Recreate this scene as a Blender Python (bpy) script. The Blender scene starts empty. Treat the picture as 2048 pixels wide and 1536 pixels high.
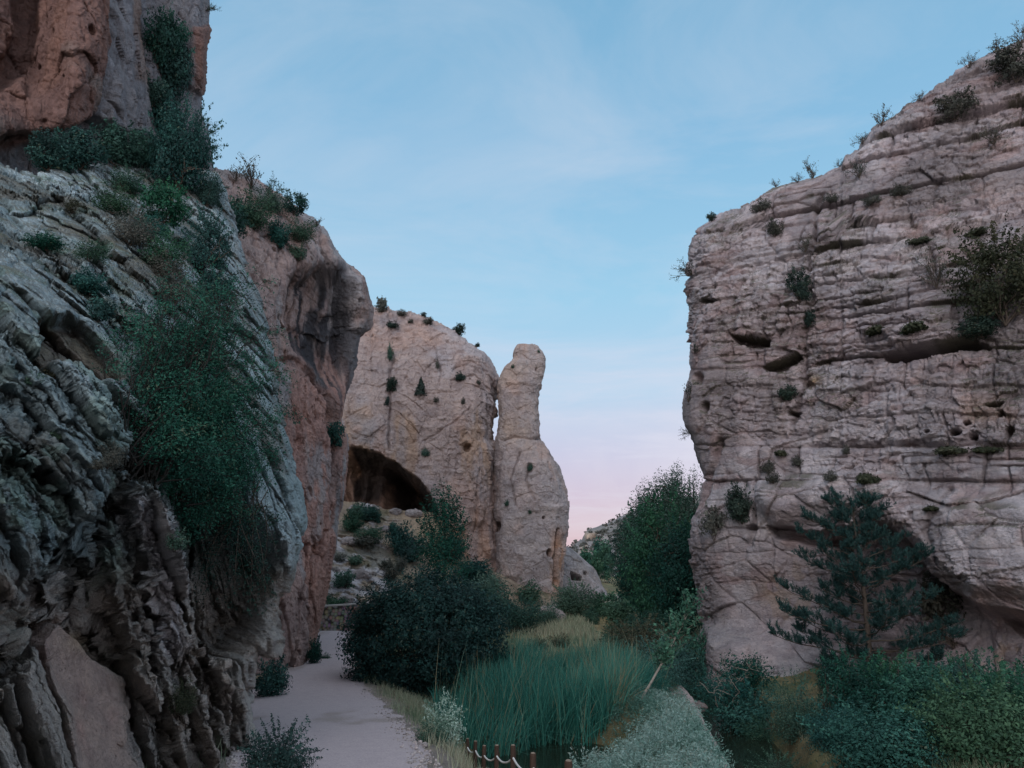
import bpy, math, random
import numpy as np
from mathutils import Vector

# ------------------------------------------------------------------ basics
SC = bpy.context.scene
COL = SC.collection
F4 = np.float32
FPX, CX, CY = 1547.0, 1024.0, 768.0          # focal length and centre in photo pixels
PITCH = math.radians(13.5)
CAM = np.array([0.0, 0.0, 5.0])
SP, CP = math.sin(PITCH), math.cos(PITCH)
rng = np.random.default_rng(11)
random.seed(5)


def world(px, py, Y):
    """point at distance Y (along +y) on the sight line of a photo pixel"""
    px = np.asarray(px, float); py = np.asarray(py, float); Y = np.asarray(Y, float)
    a = (px - CX) / FPX; b = (CY - py) / FPX
    dy = CP - b * SP; dz = SP + b * CP
    t = Y / dy
    return np.stack([a * t + 0 * Y, Y + 0 * t, CAM[2] + dz * t], -1)


def on_level(px, py, z):
    b = (CY - py) / FPX
    dy = CP - b * SP; dz = SP + b * CP
    t = (z - CAM[2]) / dz
    return np.array([(px - CX) / FPX * t, dy * t, z])


def project(P):
    d = P - CAM
    zc = d[..., 1] * CP + d[..., 2] * SP
    yc = -d[..., 1] * SP + d[..., 2] * CP
    zc = np.where(np.abs(zc) < 1e-3, 1e-3, zc)
    return CX + FPX * d[..., 0] / zc, CY - FPX * yc / zc


# ------------------------------------------------------------------ noise
LAT = (np.random.default_rng(3).random((64, 64, 64)) * 2 - 1).astype(F4)
HSH = np.random.default_rng(4).random((64, 64, 64, 4)).astype(F4)


def vnoise(P, f, off=0.0):
    q = P.astype(F4) * F4(f) + F4(off)
    i = np.floor(q); r = q - i
    r = r * r * r * (r * (r * 6 - 15) + 10)
    i = i.astype(np.int32) & 63
    j = (i + 1) & 63
    x0, y0, z0 = i[..., 0], i[..., 1], i[..., 2]
    x1, y1, z1 = j[..., 0], j[..., 1], j[..., 2]
    rx, ry, rz = r[..., 0], r[..., 1], r[..., 2]
    a = LAT[x0, y0, z0]; a = a + (LAT[x1, y0, z0] - a) * rx
    b = LAT[x0, y1, z0]; b = b + (LAT[x1, y1, z0] - b) * rx
    a = a + (b - a) * ry
    c = LAT[x0, y0, z1]; c = c + (LAT[x1, y0, z1] - c) * rx
    d = LAT[x0, y1, z1]; d = d + (LAT[x1, y1, z1] - d) * rx
    c = c + (d - c) * ry
    return a + (c - a) * rz


def fbm(P, f, octv=5, gain=0.5, off=0.0, ridged=False):
    s = 0; a = 1.0; n = 0
    for k in range(octv):
        v = vnoise(P, f, off + 17.3 * k)
        if ridged:
            v = 1 - 2 * np.abs(v)
        s = s + a * v; n += a
        a *= gain; f *= 2.03
    return s / n


def facets(P, size, seed=0, stretch=(1, 1, 1)):
    """nearest cell of a jittered lattice: F1, F2, four randoms of the cell, vector from its centre"""
    q = P.astype(F4) / F4(size) * np.array(stretch, F4) + F4(seed * 7.31)
    base = np.floor(q - 0.5)
    f1 = np.full(q.shape[:-1], 1e9, F4); f2 = f1.copy()
    hv = np.zeros(q.shape[:-1] + (4,), F4); vec = np.zeros_like(q)
    for dx in (0, 1):
        for dy in (0, 1):
            for dz in (0, 1):
                c = base + np.array([dx, dy, dz], F4)
                ci = c.astype(np.int32) & 63
                h = HSH[ci[..., 0], ci[..., 1], ci[..., 2]]
                v = q - (c + 0.12 + 0.76 * h[..., :3])
                d = (v * v).sum(-1)
                m = d < f1
                f2 = np.where(m, f1, np.minimum(f2, d))
                f1 = np.where(m, d, f1)
                hv[m] = h[m]; vec[m] = v[m]
    return np.sqrt(f1), np.sqrt(f2), hv, vec


def chips(P, size, seed=0, tilt=0.6, jump=0.35, stretch=(1, 1, 1), gap=0.25):
    """planar broken faces: each cell its own tilted plane; amplitude in units of size"""
    f1, f2, h, v = facets(P, size, seed, stretch)
    d = ((h[..., :3] - 0.5) * v).sum(-1) * 2 * tilt + (h[..., 3] - 0.5) * 2 * jump
    g = np.clip(1 - (f2 - f1) / 0.08, 0, 1)
    return (d - gap * g) * size


def sstep(a, b, x):
    t = np.clip((x - a) / (b - a), 0, 1)
    return t * t * (3 - 2 * t)


def lerp_poly(pts, x, key=0):
    p = np.array(sorted(pts, key=lambda q: q[key]), float)
    return np.interp(x, p[:, key], p[:, 1 - key])


def seg_dist(px, py, pts):
    d = np.full(px.shape, 1e9)
    for (x0, y0), (x1, y1) in zip(pts[:-1], pts[1:]):
        vx, vy = x1 - x0, y1 - y0
        t = np.clip(((px - x0) * vx + (py - y0) * vy) / (vx * vx + vy * vy + 1e-9), 0, 1)
        d = np.minimum(d, np.hypot(px - x0 - t * vx, py - y0 - t * vy))
    return d


def inside(px, py, poly):
    r = np.zeros(px.shape, bool)
    n = len(poly)
    for k in range(n):
        x0, y0 = poly[k]; x1, y1 = poly[(k + 1) % n]
        if y0 == y1:
            continue
        c = ((py >= min(y0, y1)) & (py < max(y0, y1)) & (px < x0 + (py - y0) * (x1 - x0) / (y1 - y0)))
        r ^= c
    return r


def pmask(px, py, poly, soft):
    """1 inside a polygon, easing to 0 across its outline"""
    d = seg_dist(px, py, list(poly) + [poly[0]])
    s = np.where(inside(px, py, poly), d, -d)
    return sstep(-soft, soft, s)


def blur(a, ru, rv):
    for ax, r in ((0, ru), (1, rv)):
        r = int(r)
        if r < 1:
            continue
        for _ in range(3):
            pad = [(0, 0)] * a.ndim; pad[ax] = (r + 1, r)
            c = np.cumsum(np.pad(a, pad, mode='edge'), axis=ax)
            n = a.shape[ax]
            hi = np.take(c, np.arange(2 * r + 1, 2 * r + 1 + n), axis=ax)
            lo = np.take(c, np.arange(0, n), axis=ax)
            a = (hi - lo) / (2 * r + 1)
    return a


# ------------------------------------------------------------------ objects
def tag(o, label=None, cat=None, group=None, kind=None):
    if label: o['label'] = label
    if cat: o['category'] = cat
    if group: o['group'] = group
    if kind: o['kind'] = kind
    return o


def link(name, me, parent=None, loc=None):
    o = bpy.data.objects.new(name, me)
    COL.objects.link(o)
    if parent is not None: o.parent = parent
    if loc is not None: o.location = [float(v) for v in loc]
    return o


def empty(name, loc, rz=0.0):
    o = link(name, None, None, loc)
    o.rotation_euler = (0, 0, rz); o.empty_display_size = 0.2
    return o


def mesh(name, V, F, mats, mat_idx=None, smooth=True, attrs=None):
    """V (n,3); F list of int arrays, each (m,3) or (m,4)"""
    V = np.asarray(V, F4).reshape(-1, 3)
    if not isinstance(F, (list, tuple)): F = [F]
    F = [np.asarray(f, np.int32) for f in F if len(f)]
    me = bpy.data.meshes.new(name)
    me.vertices.add(len(V)); me.vertices.foreach_set('co', V.ravel())
    tot = sum(f.size for f in F); npoly = sum(len(f) for f in F)
    me.loops.add(tot); me.polygons.add(npoly)
    me.loops.foreach_set('vertex_index', np.concatenate([f.ravel() for f in F]))
    sizes = np.concatenate([np.full(len(f), f.shape[1], np.int32) for f in F])
    st = np.zeros(npoly, np.int32); st[1:] = np.cumsum(sizes)[:-1]
    me.polygons.foreach_set('loop_start', st)
    if mat_idx is not None:
        me.polygons.foreach_set('material_index', np.asarray(mat_idx, np.int32))
    for m in (mats if isinstance(mats, (list, tuple)) else [mats]):
        me.materials.append(m)
    for k, a in (attrs or {}).items():
        a = np.asarray(a, F4)
        if a.ndim == 1:
            at = me.attributes.new(k, 'FLOAT', 'POINT'); at.data.foreach_set('value', a)
        else:
            if a.shape[1] == 3: a = np.concatenate([a, np.ones((len(a), 1), F4)], 1)
            at = me.attributes.new(k, 'FLOAT_COLOR', 'POINT'); at.data.foreach_set('color', a.ravel())
    me.update(calc_edges=True)
    me.validate()
    me.polygons.foreach_set('use_smooth', np.full(len(me.polygons), bool(smooth)))
    return me


def grid_faces(n, m, wrap=False):
    i = np.arange(n - 1)[:, None]; j = np.arange(m if wrap else m - 1)[None, :]
    k = (j + 1) % m
    a = i * m + j
    return np.stack([a, (i + 1) * m + j + 0 * a * 0, (i + 1) * m + k, i * m + k], -1).reshape(-1, 4)


class MB:
    """collects pieces into ONE mesh"""
    def __init__(s): s.V = []; s.F4 = []; s.F3 = []; s.n = 0; s.m4 = []; s.m3 = []; s.T = []
    def add(s, V, F, mi=0, tone=0.5):
        V = np.asarray(V, float).reshape(-1, 3); F = np.asarray(F, int)
        s.V.append(V)
        s.T.append(np.full(len(V), tone) if np.isscalar(tone) else np.asarray(tone))
        if F.shape[1] == 4: s.F4.append(F + s.n); s.m4.append(np.full(len(F), mi))
        else: s.F3.append(F + s.n); s.m3.append(np.full(len(F), mi))
        s.n += len(V); return s
    def tube(s, pts, rad, sides=5, mi=0, tone=0.5, cap=True):
        pts = np.asarray(pts, float); n = len(pts)
        rad = np.broadcast_to(np.asarray(rad, float), (n,))
        T = np.gradient(pts, axis=0); T /= np.linalg.norm(T, axis=1, keepdims=True) + 1e-9
        ref = np.array([0.31, 0.22, 0.92]) if abs(T[0][2]) < 0.8 else np.array([0.93, 0.2, 0.1])
        A = np.cross(T, ref); A /= np.linalg.norm(A, axis=1, keepdims=True) + 1e-9
        B = np.cross(T, A)
        th = np.linspace(0, 2 * np.pi, sides, endpoint=False)
        V = pts[:, None] + rad[:, None, None] * (np.cos(th)[None, :, None] * A[:, None] + np.sin(th)[None, :, None] * B[:, None])
        s.add(V, grid_faces(n, sides, True), mi, tone)
        if cap and sides >= 3:
            b = s.n - n * sides
            for r, flip in ((0, 1), (n - 1, 0)):
                idx = np.arange(sides) + b + r * sides
                c = pts[r]
                s.V.append(c[None]); s.T.append(np.array([tone if np.isscalar(tone) else 0.5])); ci = s.n; s.n += 1
                tri = np.stack([idx, np.roll(idx, -1), np.full(sides, ci)], 1)
                s.F3.append(tri[:, ::-1] if flip else tri); s.m3.append(np.full(sides, mi))
        return s
    def box(s, c, size, rot=0.0, mi=0, bev=0.0):
        x, y, z = np.asarray(size, float) / 2
        b = min(bev, x * .9, y * .9, z * .9)
        if b > 0:
            lay = [(-z, b), (-z + b, 0), (z - b, 0), (z, b)]
            V = []
            for zz, ins in lay:
                X, Y = x - ins, y - ins
                V += [(-X, -Y + b, zz), (-X + b, -Y, zz), (X - b, -Y, zz), (X, -Y + b, zz), (X, Y - b, zz), (X - b, Y, zz), (-X + b, Y, zz), (-X, Y - b, zz)]
            V = np.array(V); F = grid_faces(4, 8, True)
        else:
            V = np.array([(i, j, k) for k in (-z, z) for i, j in ((-x, -y), (x, -y), (x, y), (-x, y))]); F = grid_faces(2, 4, True)
        ca, sa = math.cos(rot), math.sin(rot)
        V = V @ np.array([[ca, sa, 0], [-sa, ca, 0], [0, 0, 1]]) + np.asarray(c, float)
        m = len(V) // (4 if b > 0 else 2)
        s.add(V, F, mi)
        o = s.n - len(V); last = len(V) - m
        q = np.arange(m)
        if m == 4:
            s.F4 += [np.array([[0, 3, 2, 1]]) + o, np.array([[0, 1, 2, 3]]) + o + last]; s.m4 += [np.array([mi])] * 2
        else:
            for k0, rev in ((0, 1), (last, 0)):
                t = np.array([[0, 1, 2, 3], [0, 3, 4, 7], [4, 5, 6, 7]]) + o + k0
                s.F4.append(t[:, ::-1] if rev else t); s.m4.append(np.full(3, mi))
        return s
    def data(s, name, mats, smooth=True):
        V = np.concatenate(s.V)
        F = []; mi = []
        if s.F4: F.append(np.concatenate(s.F4)); mi += s.m4
        if s.F3: F.append(np.concatenate(s.F3)); mi += s.m3
        return mesh(name, V, F, mats, np.concatenate(mi), smooth, {'tone': np.concatenate(s.T)})


# ------------------------------------------------------------------ materials
def new_mat(name):
    m = bpy.data.materials.new(name); m.use_nodes = True
    nt = m.node_tree; b = nt.nodes['Principled BSDF']
    b.inputs['Specular IOR Level'].default_value = 0.15
    b.inputs['Roughness'].default_value = 0.9
    return m, nt, b


def nd(nt, t, **kw):
    n = nt.nodes.new(t)
    for k, v in kw.items(): setattr(n, k, v)
    return n


def mixc(nt, fac, a, b, mode='MIX'):
    n = nd(nt, 'ShaderNodeMix', data_type='RGBA', blend_type=mode)
    for s, v in ((n.inputs[0], fac), (n.inputs[6], a), (n.inputs[7], b)):
        if hasattr(v, 'links'): nt.links.new(v, s)
        elif isinstance(v, (int, float)): s.default_value = v
        else: s.default_value = (*v, 1)
    return n.outputs[2]


def ramp(nt, fac, stops, interp='LINEAR'):
    n = nd(nt, 'ShaderNodeValToRGB'); cr = n.color_ramp; cr.interpolation = interp
    while len(cr.elements) < len(stops): cr.elements.new(0.5)
    for e, (p, c) in zip(cr.elements, stops):
        e.position = p; e.color = (*c, 1) if len(c) == 3 else c
    nt.links.new(fac, n.inputs[0])
    return n.outputs[0]


def noise_node(nt, vec, scale, detail=6, rough=0.55, dist=0.0):
    n = nd(nt, 'ShaderNodeTexNoise'); n.inputs['Scale'].default_value = scale
    n.inputs['Detail'].default_value = detail; n.inputs['Roughness'].default_value = rough
    n.inputs['Distortion'].default_value = dist
    nt.links.new(vec, n.inputs['Vector'])
    return n.outputs['Fac']


def rock_mat(name, grain=9.0, bump=0.06, stretch=(1, 1, 1), speck=0.5, blotch=1.0, dirt=1.0):
    """stone: colour of each bed from the mesh, grain, lichen flecks and pitting from noise"""
    m, nt, b = new_mat(name)
    at = nd(nt, 'ShaderNodeAttribute', attribute_name='Col')
    geo = nd(nt, 'ShaderNodeNewGeometry')
    mp = nd(nt, 'ShaderNodeMapping'); mp.inputs['Scale'].default_value = stretch
    nt.links.new(geo.outputs['Position'], mp.inputs['Vector'])
    v = mp.outputs[0]
    n1 = noise_node(nt, v, grain * 0.13, 8, 0.62, 0.4)
    n2 = noise_node(nt, v, grain, 8, 0.7)
    n3 = noise_node(nt, v, grain * 0.5, 10, 0.75, 0.8)
    g1 = ramp(nt, n1, [(0.3, (0.74, 0.74, 0.76)), (0.5, (1, 1, 1)), (0.72, (1.2, 1.17, 1.12))])
    c = mixc(nt, blotch, at.outputs['Color'], g1, 'MULTIPLY')
    g2 = ramp(nt, n2, [(0.33, (0.62, 0.62, 0.64)), (0.5, (1, 1, 1)), (0.68, (1.28, 1.26, 1.24))])
    c = mixc(nt, speck, c, mixc(nt, 1.0, c, g2, 'MULTIPLY'))
    # dark pits and hairline cracks filled with dirt
    vp = nd(nt, 'ShaderNodeTexVoronoi'); vp.inputs['Scale'].default_value = grain * .9; nt.links.new(v, vp.inputs['Vector'])
    pr = ramp(nt, vp.outputs['Distance'], [(.10, (1, 1, 1)), (.30, (0, 0, 0))])
    pm = ramp(nt, noise_node(nt, v, grain * .22, 4, .6), [(.52, (0, 0, 0)), (.66, (1, 1, 1))])
    pf = nd(nt, 'ShaderNodeMath', operation='MULTIPLY'); nt.links.new(pr, pf.inputs[0]); nt.links.new(pm, pf.inputs[1])
    pg = nd(nt, 'ShaderNodeMath', operation='MULTIPLY'); pg.inputs[1].default_value = dirt; nt.links.new(pf.outputs[0], pg.inputs[0]); pf = pg
    c = mixc(nt, pf.outputs[0], c, mixc(nt, 1.0, c, (.34, .33, .33), 'MULTIPLY'))
    nt.links.new(c, b.inputs['Base Color'])
    vo = nd(nt, 'ShaderNodeTexVoronoi', feature='DISTANCE_TO_EDGE'); vo.inputs['Scale'].default_value = grain * 0.28
    vw = nd(nt, 'ShaderNodeVectorMath', operation='ADD')
    nn = nd(nt, 'ShaderNodeTexNoise'); nn.inputs['Scale'].default_value = grain * 0.3; nn.inputs['Detail'].default_value = 4
    nt.links.new(v, nn.inputs['Vector'])
    sc = nd(nt, 'ShaderNodeVectorMath', operation='SCALE'); sc.inputs['Scale'].default_value = 1.6 / grain
    nt.links.new(nn.outputs['Color'], sc.inputs[0]); nt.links.new(v, vw.inputs[0]); nt.links.new(sc.outputs[0], vw.inputs[1])
    nt.links.new(vw.outputs[0], vo.inputs['Vector'])
    cr = nd(nt, 'ShaderNodeMapRange'); cr.inputs[1].default_value = 0.0; cr.inputs[2].default_value = 0.06
    nt.links.new(vo.outputs['Distance'], cr.inputs[0])
    ad = nd(nt, 'ShaderNodeMath', operation='MULTIPLY_ADD'); ad.inputs[1].default_value = 0.10
    nt.links.new(cr.outputs[0], ad.inputs[0]); nt.links.new(n3, ad.inputs[2])
    bp = nd(nt, 'ShaderNodeBump'); bp.inputs['Strength'].default_value = 1.0; bp.inputs['Distance'].default_value = bump * 6
    nt.links.new(ad.outputs[0], bp.inputs['Height']); nt.links.new(bp.outputs[0], b.inputs['Normal'])
    return m


def leaf_mat(name, dark, mid, light, transl=0.25):
    m, nt, b = new_mat(name)
    at = nd(nt, 'ShaderNodeAttribute', attribute_name='tone')
    oi = nd(nt, 'ShaderNodeObjectInfo')
    c = ramp(nt, at.outputs['Fac'], [(0.0, dark), (0.5, mid), (0.93, light), (1.0, tuple(.45 * l + .55 * t for l, t in zip(light, (.15, .12, .07))))])
    hv = nd(nt, 'ShaderNodeHueSaturation')
    mr = nd(nt, 'ShaderNodeMapRange'); mr.inputs[3].default_value = 0.75; mr.inputs[4].default_value = 1.25
    nt.links.new(oi.outputs['Random'], mr.inputs[0]); nt.links.new(mr.outputs[0], hv.inputs['Value'])
    nt.links.new(c, hv.inputs['Color'])
    m2 = nd(nt, 'ShaderNodeMath', operation='MULTIPLY'); m2.inputs[1].default_value = 7.31; nt.links.new(oi.outputs['Random'], m2.inputs[0])
    m3 = nd(nt, 'ShaderNodeMath', operation='FRACT'); nt.links.new(m2.outputs[0], m3.inputs[0])
    mh = nd(nt, 'ShaderNodeMapRange'); mh.inputs[3].default_value = .478; mh.inputs[4].default_value = .522; nt.links.new(m3.outputs[0], mh.inputs[0]); nt.links.new(mh.outputs[0], hv.inputs['Hue'])
    ms = nd(nt, 'ShaderNodeMapRange'); ms.inputs[3].default_value = 1.05; ms.inputs[4].default_value = .72; nt.links.new(oi.outputs['Random'], ms.inputs[0]); nt.links.new(ms.outputs[0], hv.inputs['Saturation'])
    b.inputs['Roughness'].default_value = 0.65; b.inputs['Specular IOR Level'].default_value = 0.2
    nt.links.new(hv.outputs[0], b.inputs['Base Color'])
    tr = nd(nt, 'ShaderNodeBsdfTranslucent'); nt.links.new(hv.outputs[0], tr.inputs['Color'])
    mx = nd(nt, 'ShaderNodeMixShader'); mx.inputs[0].default_value = transl
    nt.links.new(b.outputs[0], mx.inputs[1]); nt.links.new(tr.outputs[0], mx.inputs[2])
    nt.links.new(mx.outputs[0], nt.nodes['Material Output'].inputs['Surface'])
    return m


def plain_mat(name, c0, c1, scale=6.0, rough=0.85, bump=0.01, stretch=(1, 1, 1)):
    m, nt, b = new_mat(name)
    tc = nd(nt, 'ShaderNodeTexCoord')
    mp = nd(nt, 'ShaderNodeMapping'); mp.inputs['Scale'].default_value = stretch
    nt.links.new(tc.outputs['Object'], mp.inputs[0])
    n = noise_node(nt, mp.outputs[0], scale, 8, 0.65)
    nt.links.new(ramp(nt, n, [(0.3, c0), (0.7, c1)]), b.inputs['Base Color'])
    b.inputs['Roughness'].default_value = rough
    bp = nd(nt, 'ShaderNodeBump'); bp.inputs['Distance'].default_value = bump
    nt.links.new(n, bp.inputs['Height']); nt.links.new(bp.outputs[0], b.inputs['Normal'])
    return m
# ------------------------------------------------------------------ rock sheets
class Sheet:
    """a rock face: outline traced from the photo, given its own distance, depth and returns round the back"""
    def __init__(s, L, R, S, B, pxs, pys, Ym, nu, nt, rl=None, rr=None, rt=None, wl=0, wr=0, wt=0, nw=36, sm=0.05, tslope=0.5, warp=9, nb=4, vm=.5):
        u = np.linspace(0, 1, nu)[None, :]; t = np.linspace(0, 1, nt)[:, None]
        f = lambda q, x, key: np.full(np.shape(x), float(q)) if np.isscalar(q) else lerp_poly(q, x, key)
        px = np.full((nt, nu), 0.0) + u * 1000; py = t * 1500 + 0 * u
        for _ in range(14):
            l = f(L, py, 1); r = f(R, py, 1); px = l + u * (r - l)
            a = f(S, px, 0); b = f(B, px, 0); py = a + t * (b - a)
        Y = s.bil(px, py, pxs, pys, np.array(Ym, float))
        Y = blur(Y, nt * sm, nu * sm)
        def rnd(d, r, m):
            q = np.clip(1 - d / r, 0, 1)
            return m * (1 - np.sqrt(1 - q * q * 0.999))
        if rl: Y = Y + rnd(px - f(L, py, 1), *rl)
        if rr: Y = Y + rnd(f(R, py, 1) - px, *rr)
        if rt: Y = Y + rnd(py - f(S, px, 0), *rt)
        P = world(px, py, Y)
        k = (np.arange(1, nw + 1) / nw) ** 1.6
        def side(E, w, sx):
            st = k[None, :, None] * w
            ray = np.stack([E[:, 0] / E[:, 1], np.ones(len(E)), np.zeros(len(E))], -1)[:, None]
            inn = np.array([sx, 0, 0])
            return E[:, None] + st * ray + inn * (0.3 * st + 0.05 * st * st)
        if wl: P = np.concatenate([side(P[:, 0], wl, 1)[:, ::-1], P], 1)
        if wr: P = np.concatenate([P, side(P[:, -1], wr, -1)], 1)
        if wt:
            E = P[0]
            st = k[:, None, None] * wt
            sl = (E[:, 2] - CAM[2]) / np.maximum(E[:, 1], 1)
            ray = np.stack([E[:, 0] / E[:, 1], np.ones(len(E)), np.minimum(tslope * sl, sl - 0.12)], -1)[None]
            P = np.concatenate([(E[None] + st * ray)[::-1], P], 0)
        ed = np.full(Y.shape, 1e3)
        if rl: ed = np.minimum(ed, px - f(L, py, 1))
        if rr: ed = np.minimum(ed, f(R, py, 1) - px)
        if rt: ed = np.minimum(ed, py - f(S, px, 0))
        full = np.zeros(P.shape[:2]); o0 = nw if wt else 0; o1 = nw if wl else 0
        full[o0:o0 + nt, o1:o1 + nu] = ed
        s.ed = full
        s.P = P; s.px, s.py = project(P)
        q = P / Y.mean()
        s.wx = s.px + warp * fbm(q, 22, 4, off=300); s.wy = s.py + warp * fbm(q, 22, 4, off=330)
        a = np.gradient(P, axis=0); b = np.gradient(P, axis=1)
        N = np.cross(a, b); N /= np.linalg.norm(N, axis=-1, keepdims=True) + 1e-9
        v = CAM - P
        ctr = (slice(N.shape[0] // 2, N.shape[0] // 2 + 5), slice(N.shape[1] // 2, N.shape[1] // 2 + 5))
        if (N[ctr] * v[ctr]).sum() < 0: N = -N
        s.sp = np.maximum(np.linalg.norm(a, axis=-1), np.linalg.norm(b, axis=-1))
        s.N = blur(N, nb, nb); s.N /= np.linalg.norm(s.N, axis=-1, keepdims=True) + 1e-9
        tv = CAM - P; tv = tv / np.linalg.norm(tv, axis=-1, keepdims=True)
        keep = full[..., None] > 0                # relief grows outward from the face, leaning toward the camera along sight lines
        s.G = np.where(keep, s.N * (1 - vm) + tv * vm, s.N)
        s.G = blur(s.G, 8, 8); s.G /= np.linalg.norm(s.G, axis=-1, keepdims=True) + 1e-9
        s.D = np.zeros(P.shape[:2]); s.shift = np.zeros_like(P)

    @staticmethod
    def bil(px, py, pxs, pys, Ym):
        pxs = np.array(pxs, float); pys = np.array(pys, float)
        i = np.clip(np.searchsorted(pys, py) - 1, 0, len(pys) - 2); j = np.clip(np.searchsorted(pxs, px) - 1, 0, len(pxs) - 2)
        a = np.clip((py - pys[i]) / (pys[i + 1] - pys[i]), 0, 1); b = np.clip((px - pxs[j]) / (pxs[j + 1] - pxs[j]), 0, 1)
        return (Ym[i, j] * (1 - b) + Ym[i, j + 1] * b) * (1 - a) + (Ym[i + 1, j] * (1 - b) + Ym[i + 1, j + 1] * b) * a

    def finish(s, detail=None):
        s.P = s.P + s.G * s.D[..., None] + s.shift
        if detail is not None:            # second pass, measured on the displaced face so that steep parts get full detail too
            a = np.gradient(s.P, axis=0); b = np.gradient(s.P, axis=1)
            n = blur(np.cross(a, b), 3, 3); n /= np.linalg.norm(n, axis=-1, keepdims=True) + 1e-9
            sg = np.sign((n * s.N).sum(-1, keepdims=True)); n = n * np.where(sg == 0, 1, sg)
            sp = np.maximum(np.linalg.norm(a, axis=-1), np.linalg.norm(b, axis=-1))
            s.P = s.P + n * (detail(s.P) * np.clip(.075 * np.maximum(1, s.P[..., 1] / 25) / sp, .03, 1) ** 1.3)[..., None]
        s.qx, s.qy = project(s.P)
        a = np.gradient(s.P, axis=0); b = np.gradient(s.P, axis=1)
        n = np.cross(a, b); n /= np.linalg.norm(n, axis=-1, keepdims=True) + 1e-9
        sg = np.sign((n * s.N).sum(-1, keepdims=True)); s.FN = n * np.where(sg == 0, 1, sg)

    def build(s, name, mat, col):
        n, m = s.P.shape[:2]
        me = mesh(name, s.P.reshape(-1, 3), grid_faces(n, m), mat, None, True, {'Col': np.clip(col, 0, 1).reshape(-1, 3)})
        return link(name, me)

    def on(s, px, py, sink=0.0):
        """the point of the finished face that the eye meets at a photo pixel"""
        d = (s.qx - px) ** 2 + (s.qy - py) ** 2
        near = np.argwhere(d < max(9.0, d.min() * 1.5 + 4))
        k = min(near, key=lambda q: s.P[q[0], q[1], 1])
        return s.P[k[0], k[1]] - s.N[k[0], k[1]] * sink


def beds(P, nrm, along, tmin, tmax, seed, amp=0.5, jw=2.0, warp=0.4, crack=0.3, off=0.0, jp=0.7, cw=0.05):
    """bedded limestone: layers that lean back at the top and overhang at the foot, cut by joints into blocks"""
    r = np.random.default_rng(seed)
    z = P @ np.array(nrm, float) + warp * fbm(P, 0.09, 3, off=seed) + 0.12 * fbm(P, 0.7, 3, off=seed + 3)
    lo, hi = z.min() - 1, z.max() + 1
    bd = [lo]
    while bd[-1] < hi: bd.append(bd[-1] + r.uniform(tmin, tmax) * (1 if r.random() < .75 else .45))
    bd = np.array(bd)
    k = np.clip(np.searchsorted(bd, z) - 1, 0, len(bd) - 2)
    th = bd[k + 1] - bd[k]; fr = (z - bd[k]) / th
    la = r.uniform(-1, 1, len(bd)); lw = r.uniform(0.6, 1.9, len(bd)) * jw; lo_ = r.uniform(0, 50, len(bd))
    sg = P @ np.array(along, float) + 0.35 * fbm(P, 0.5, 3, off=seed + 9) + 0.15 * (fr - 0.5)
    q = sg / lw[k] + lo_[k]; b = np.floor(q); bf = (q - b)
    h = HSH[(b.astype(int) * 7 + 3) & 63, (k * 5 + seed) & 63, (b.astype(int) + k) & 63]
    hn = HSH[((b.astype(int) + 1) * 7 + 3) & 63, (k * 5 + seed) & 63, (b.astype(int) + 1 + k) & 63]
    prof = sstep(0, 0.10, fr) * (1 - 0.75 * fr ** 1.6)
    d = amp * (0.55 * la[k] + 0.6 * (h[..., 0] - .5)) + amp * 0.9 * prof * (0.5 + h[..., 1])
    e = np.minimum(bf, 1 - bf) * lw[k]
    jm = np.where(bf < .5, h[..., 2], hn[..., 2]) < jp
    rnd = np.where(jm, np.exp(-(e / 0.16) ** 2), 0)
    d = d - amp * 0.35 * rnd - np.where(jm, crack * 0.9 * np.exp(-(e / (cw * .9)) ** 2), 0)
    eb = np.minimum(fr, 1 - fr) * th
    cm = sstep(-0.25, 0.25, vnoise(P, 0.45, seed * 1.7))
    d = d - crack * np.exp(-(eb / cw) ** 2) * (0.25 + 0.75 * cm)
    return d, k, h


def slabs(P, n, d, dims, seed, tilt=.6, jump=.5, gap=.3):
    """broken slabs lying along a bedding plane: n its normal, d its dip; dims = length, width, thickness"""
    n = np.array(n, float); n /= np.linalg.norm(n); d = np.array(d, float); d -= n * (d @ n); d /= np.linalg.norm(d); e = np.cross(n, d)
    w = P + .25 * dims[2] * np.stack([vnoise(P, .8 / dims[1], k * 5.0) for k in range(3)], -1)
    C = np.stack([w @ d / dims[0], w @ e / dims[1], w @ n / dims[2]], -1)
    f1, f2, h, v = facets(C, 1.0, seed)
    g = np.clip(1 - (f2 - f1) / .10, 0, 1)
    return ((h[..., :3] - .5) * v).sum(-1) * 2 * tilt + (h[..., 3] - .5) * 2 * jump - gap * g, h


def mixv(a, b, m):
    return a + (np.array(b, float) - a) * m[..., None]


def c3(shape, c):
    return np.zeros(shape + (3,)) + np.array(c, float)


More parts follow.
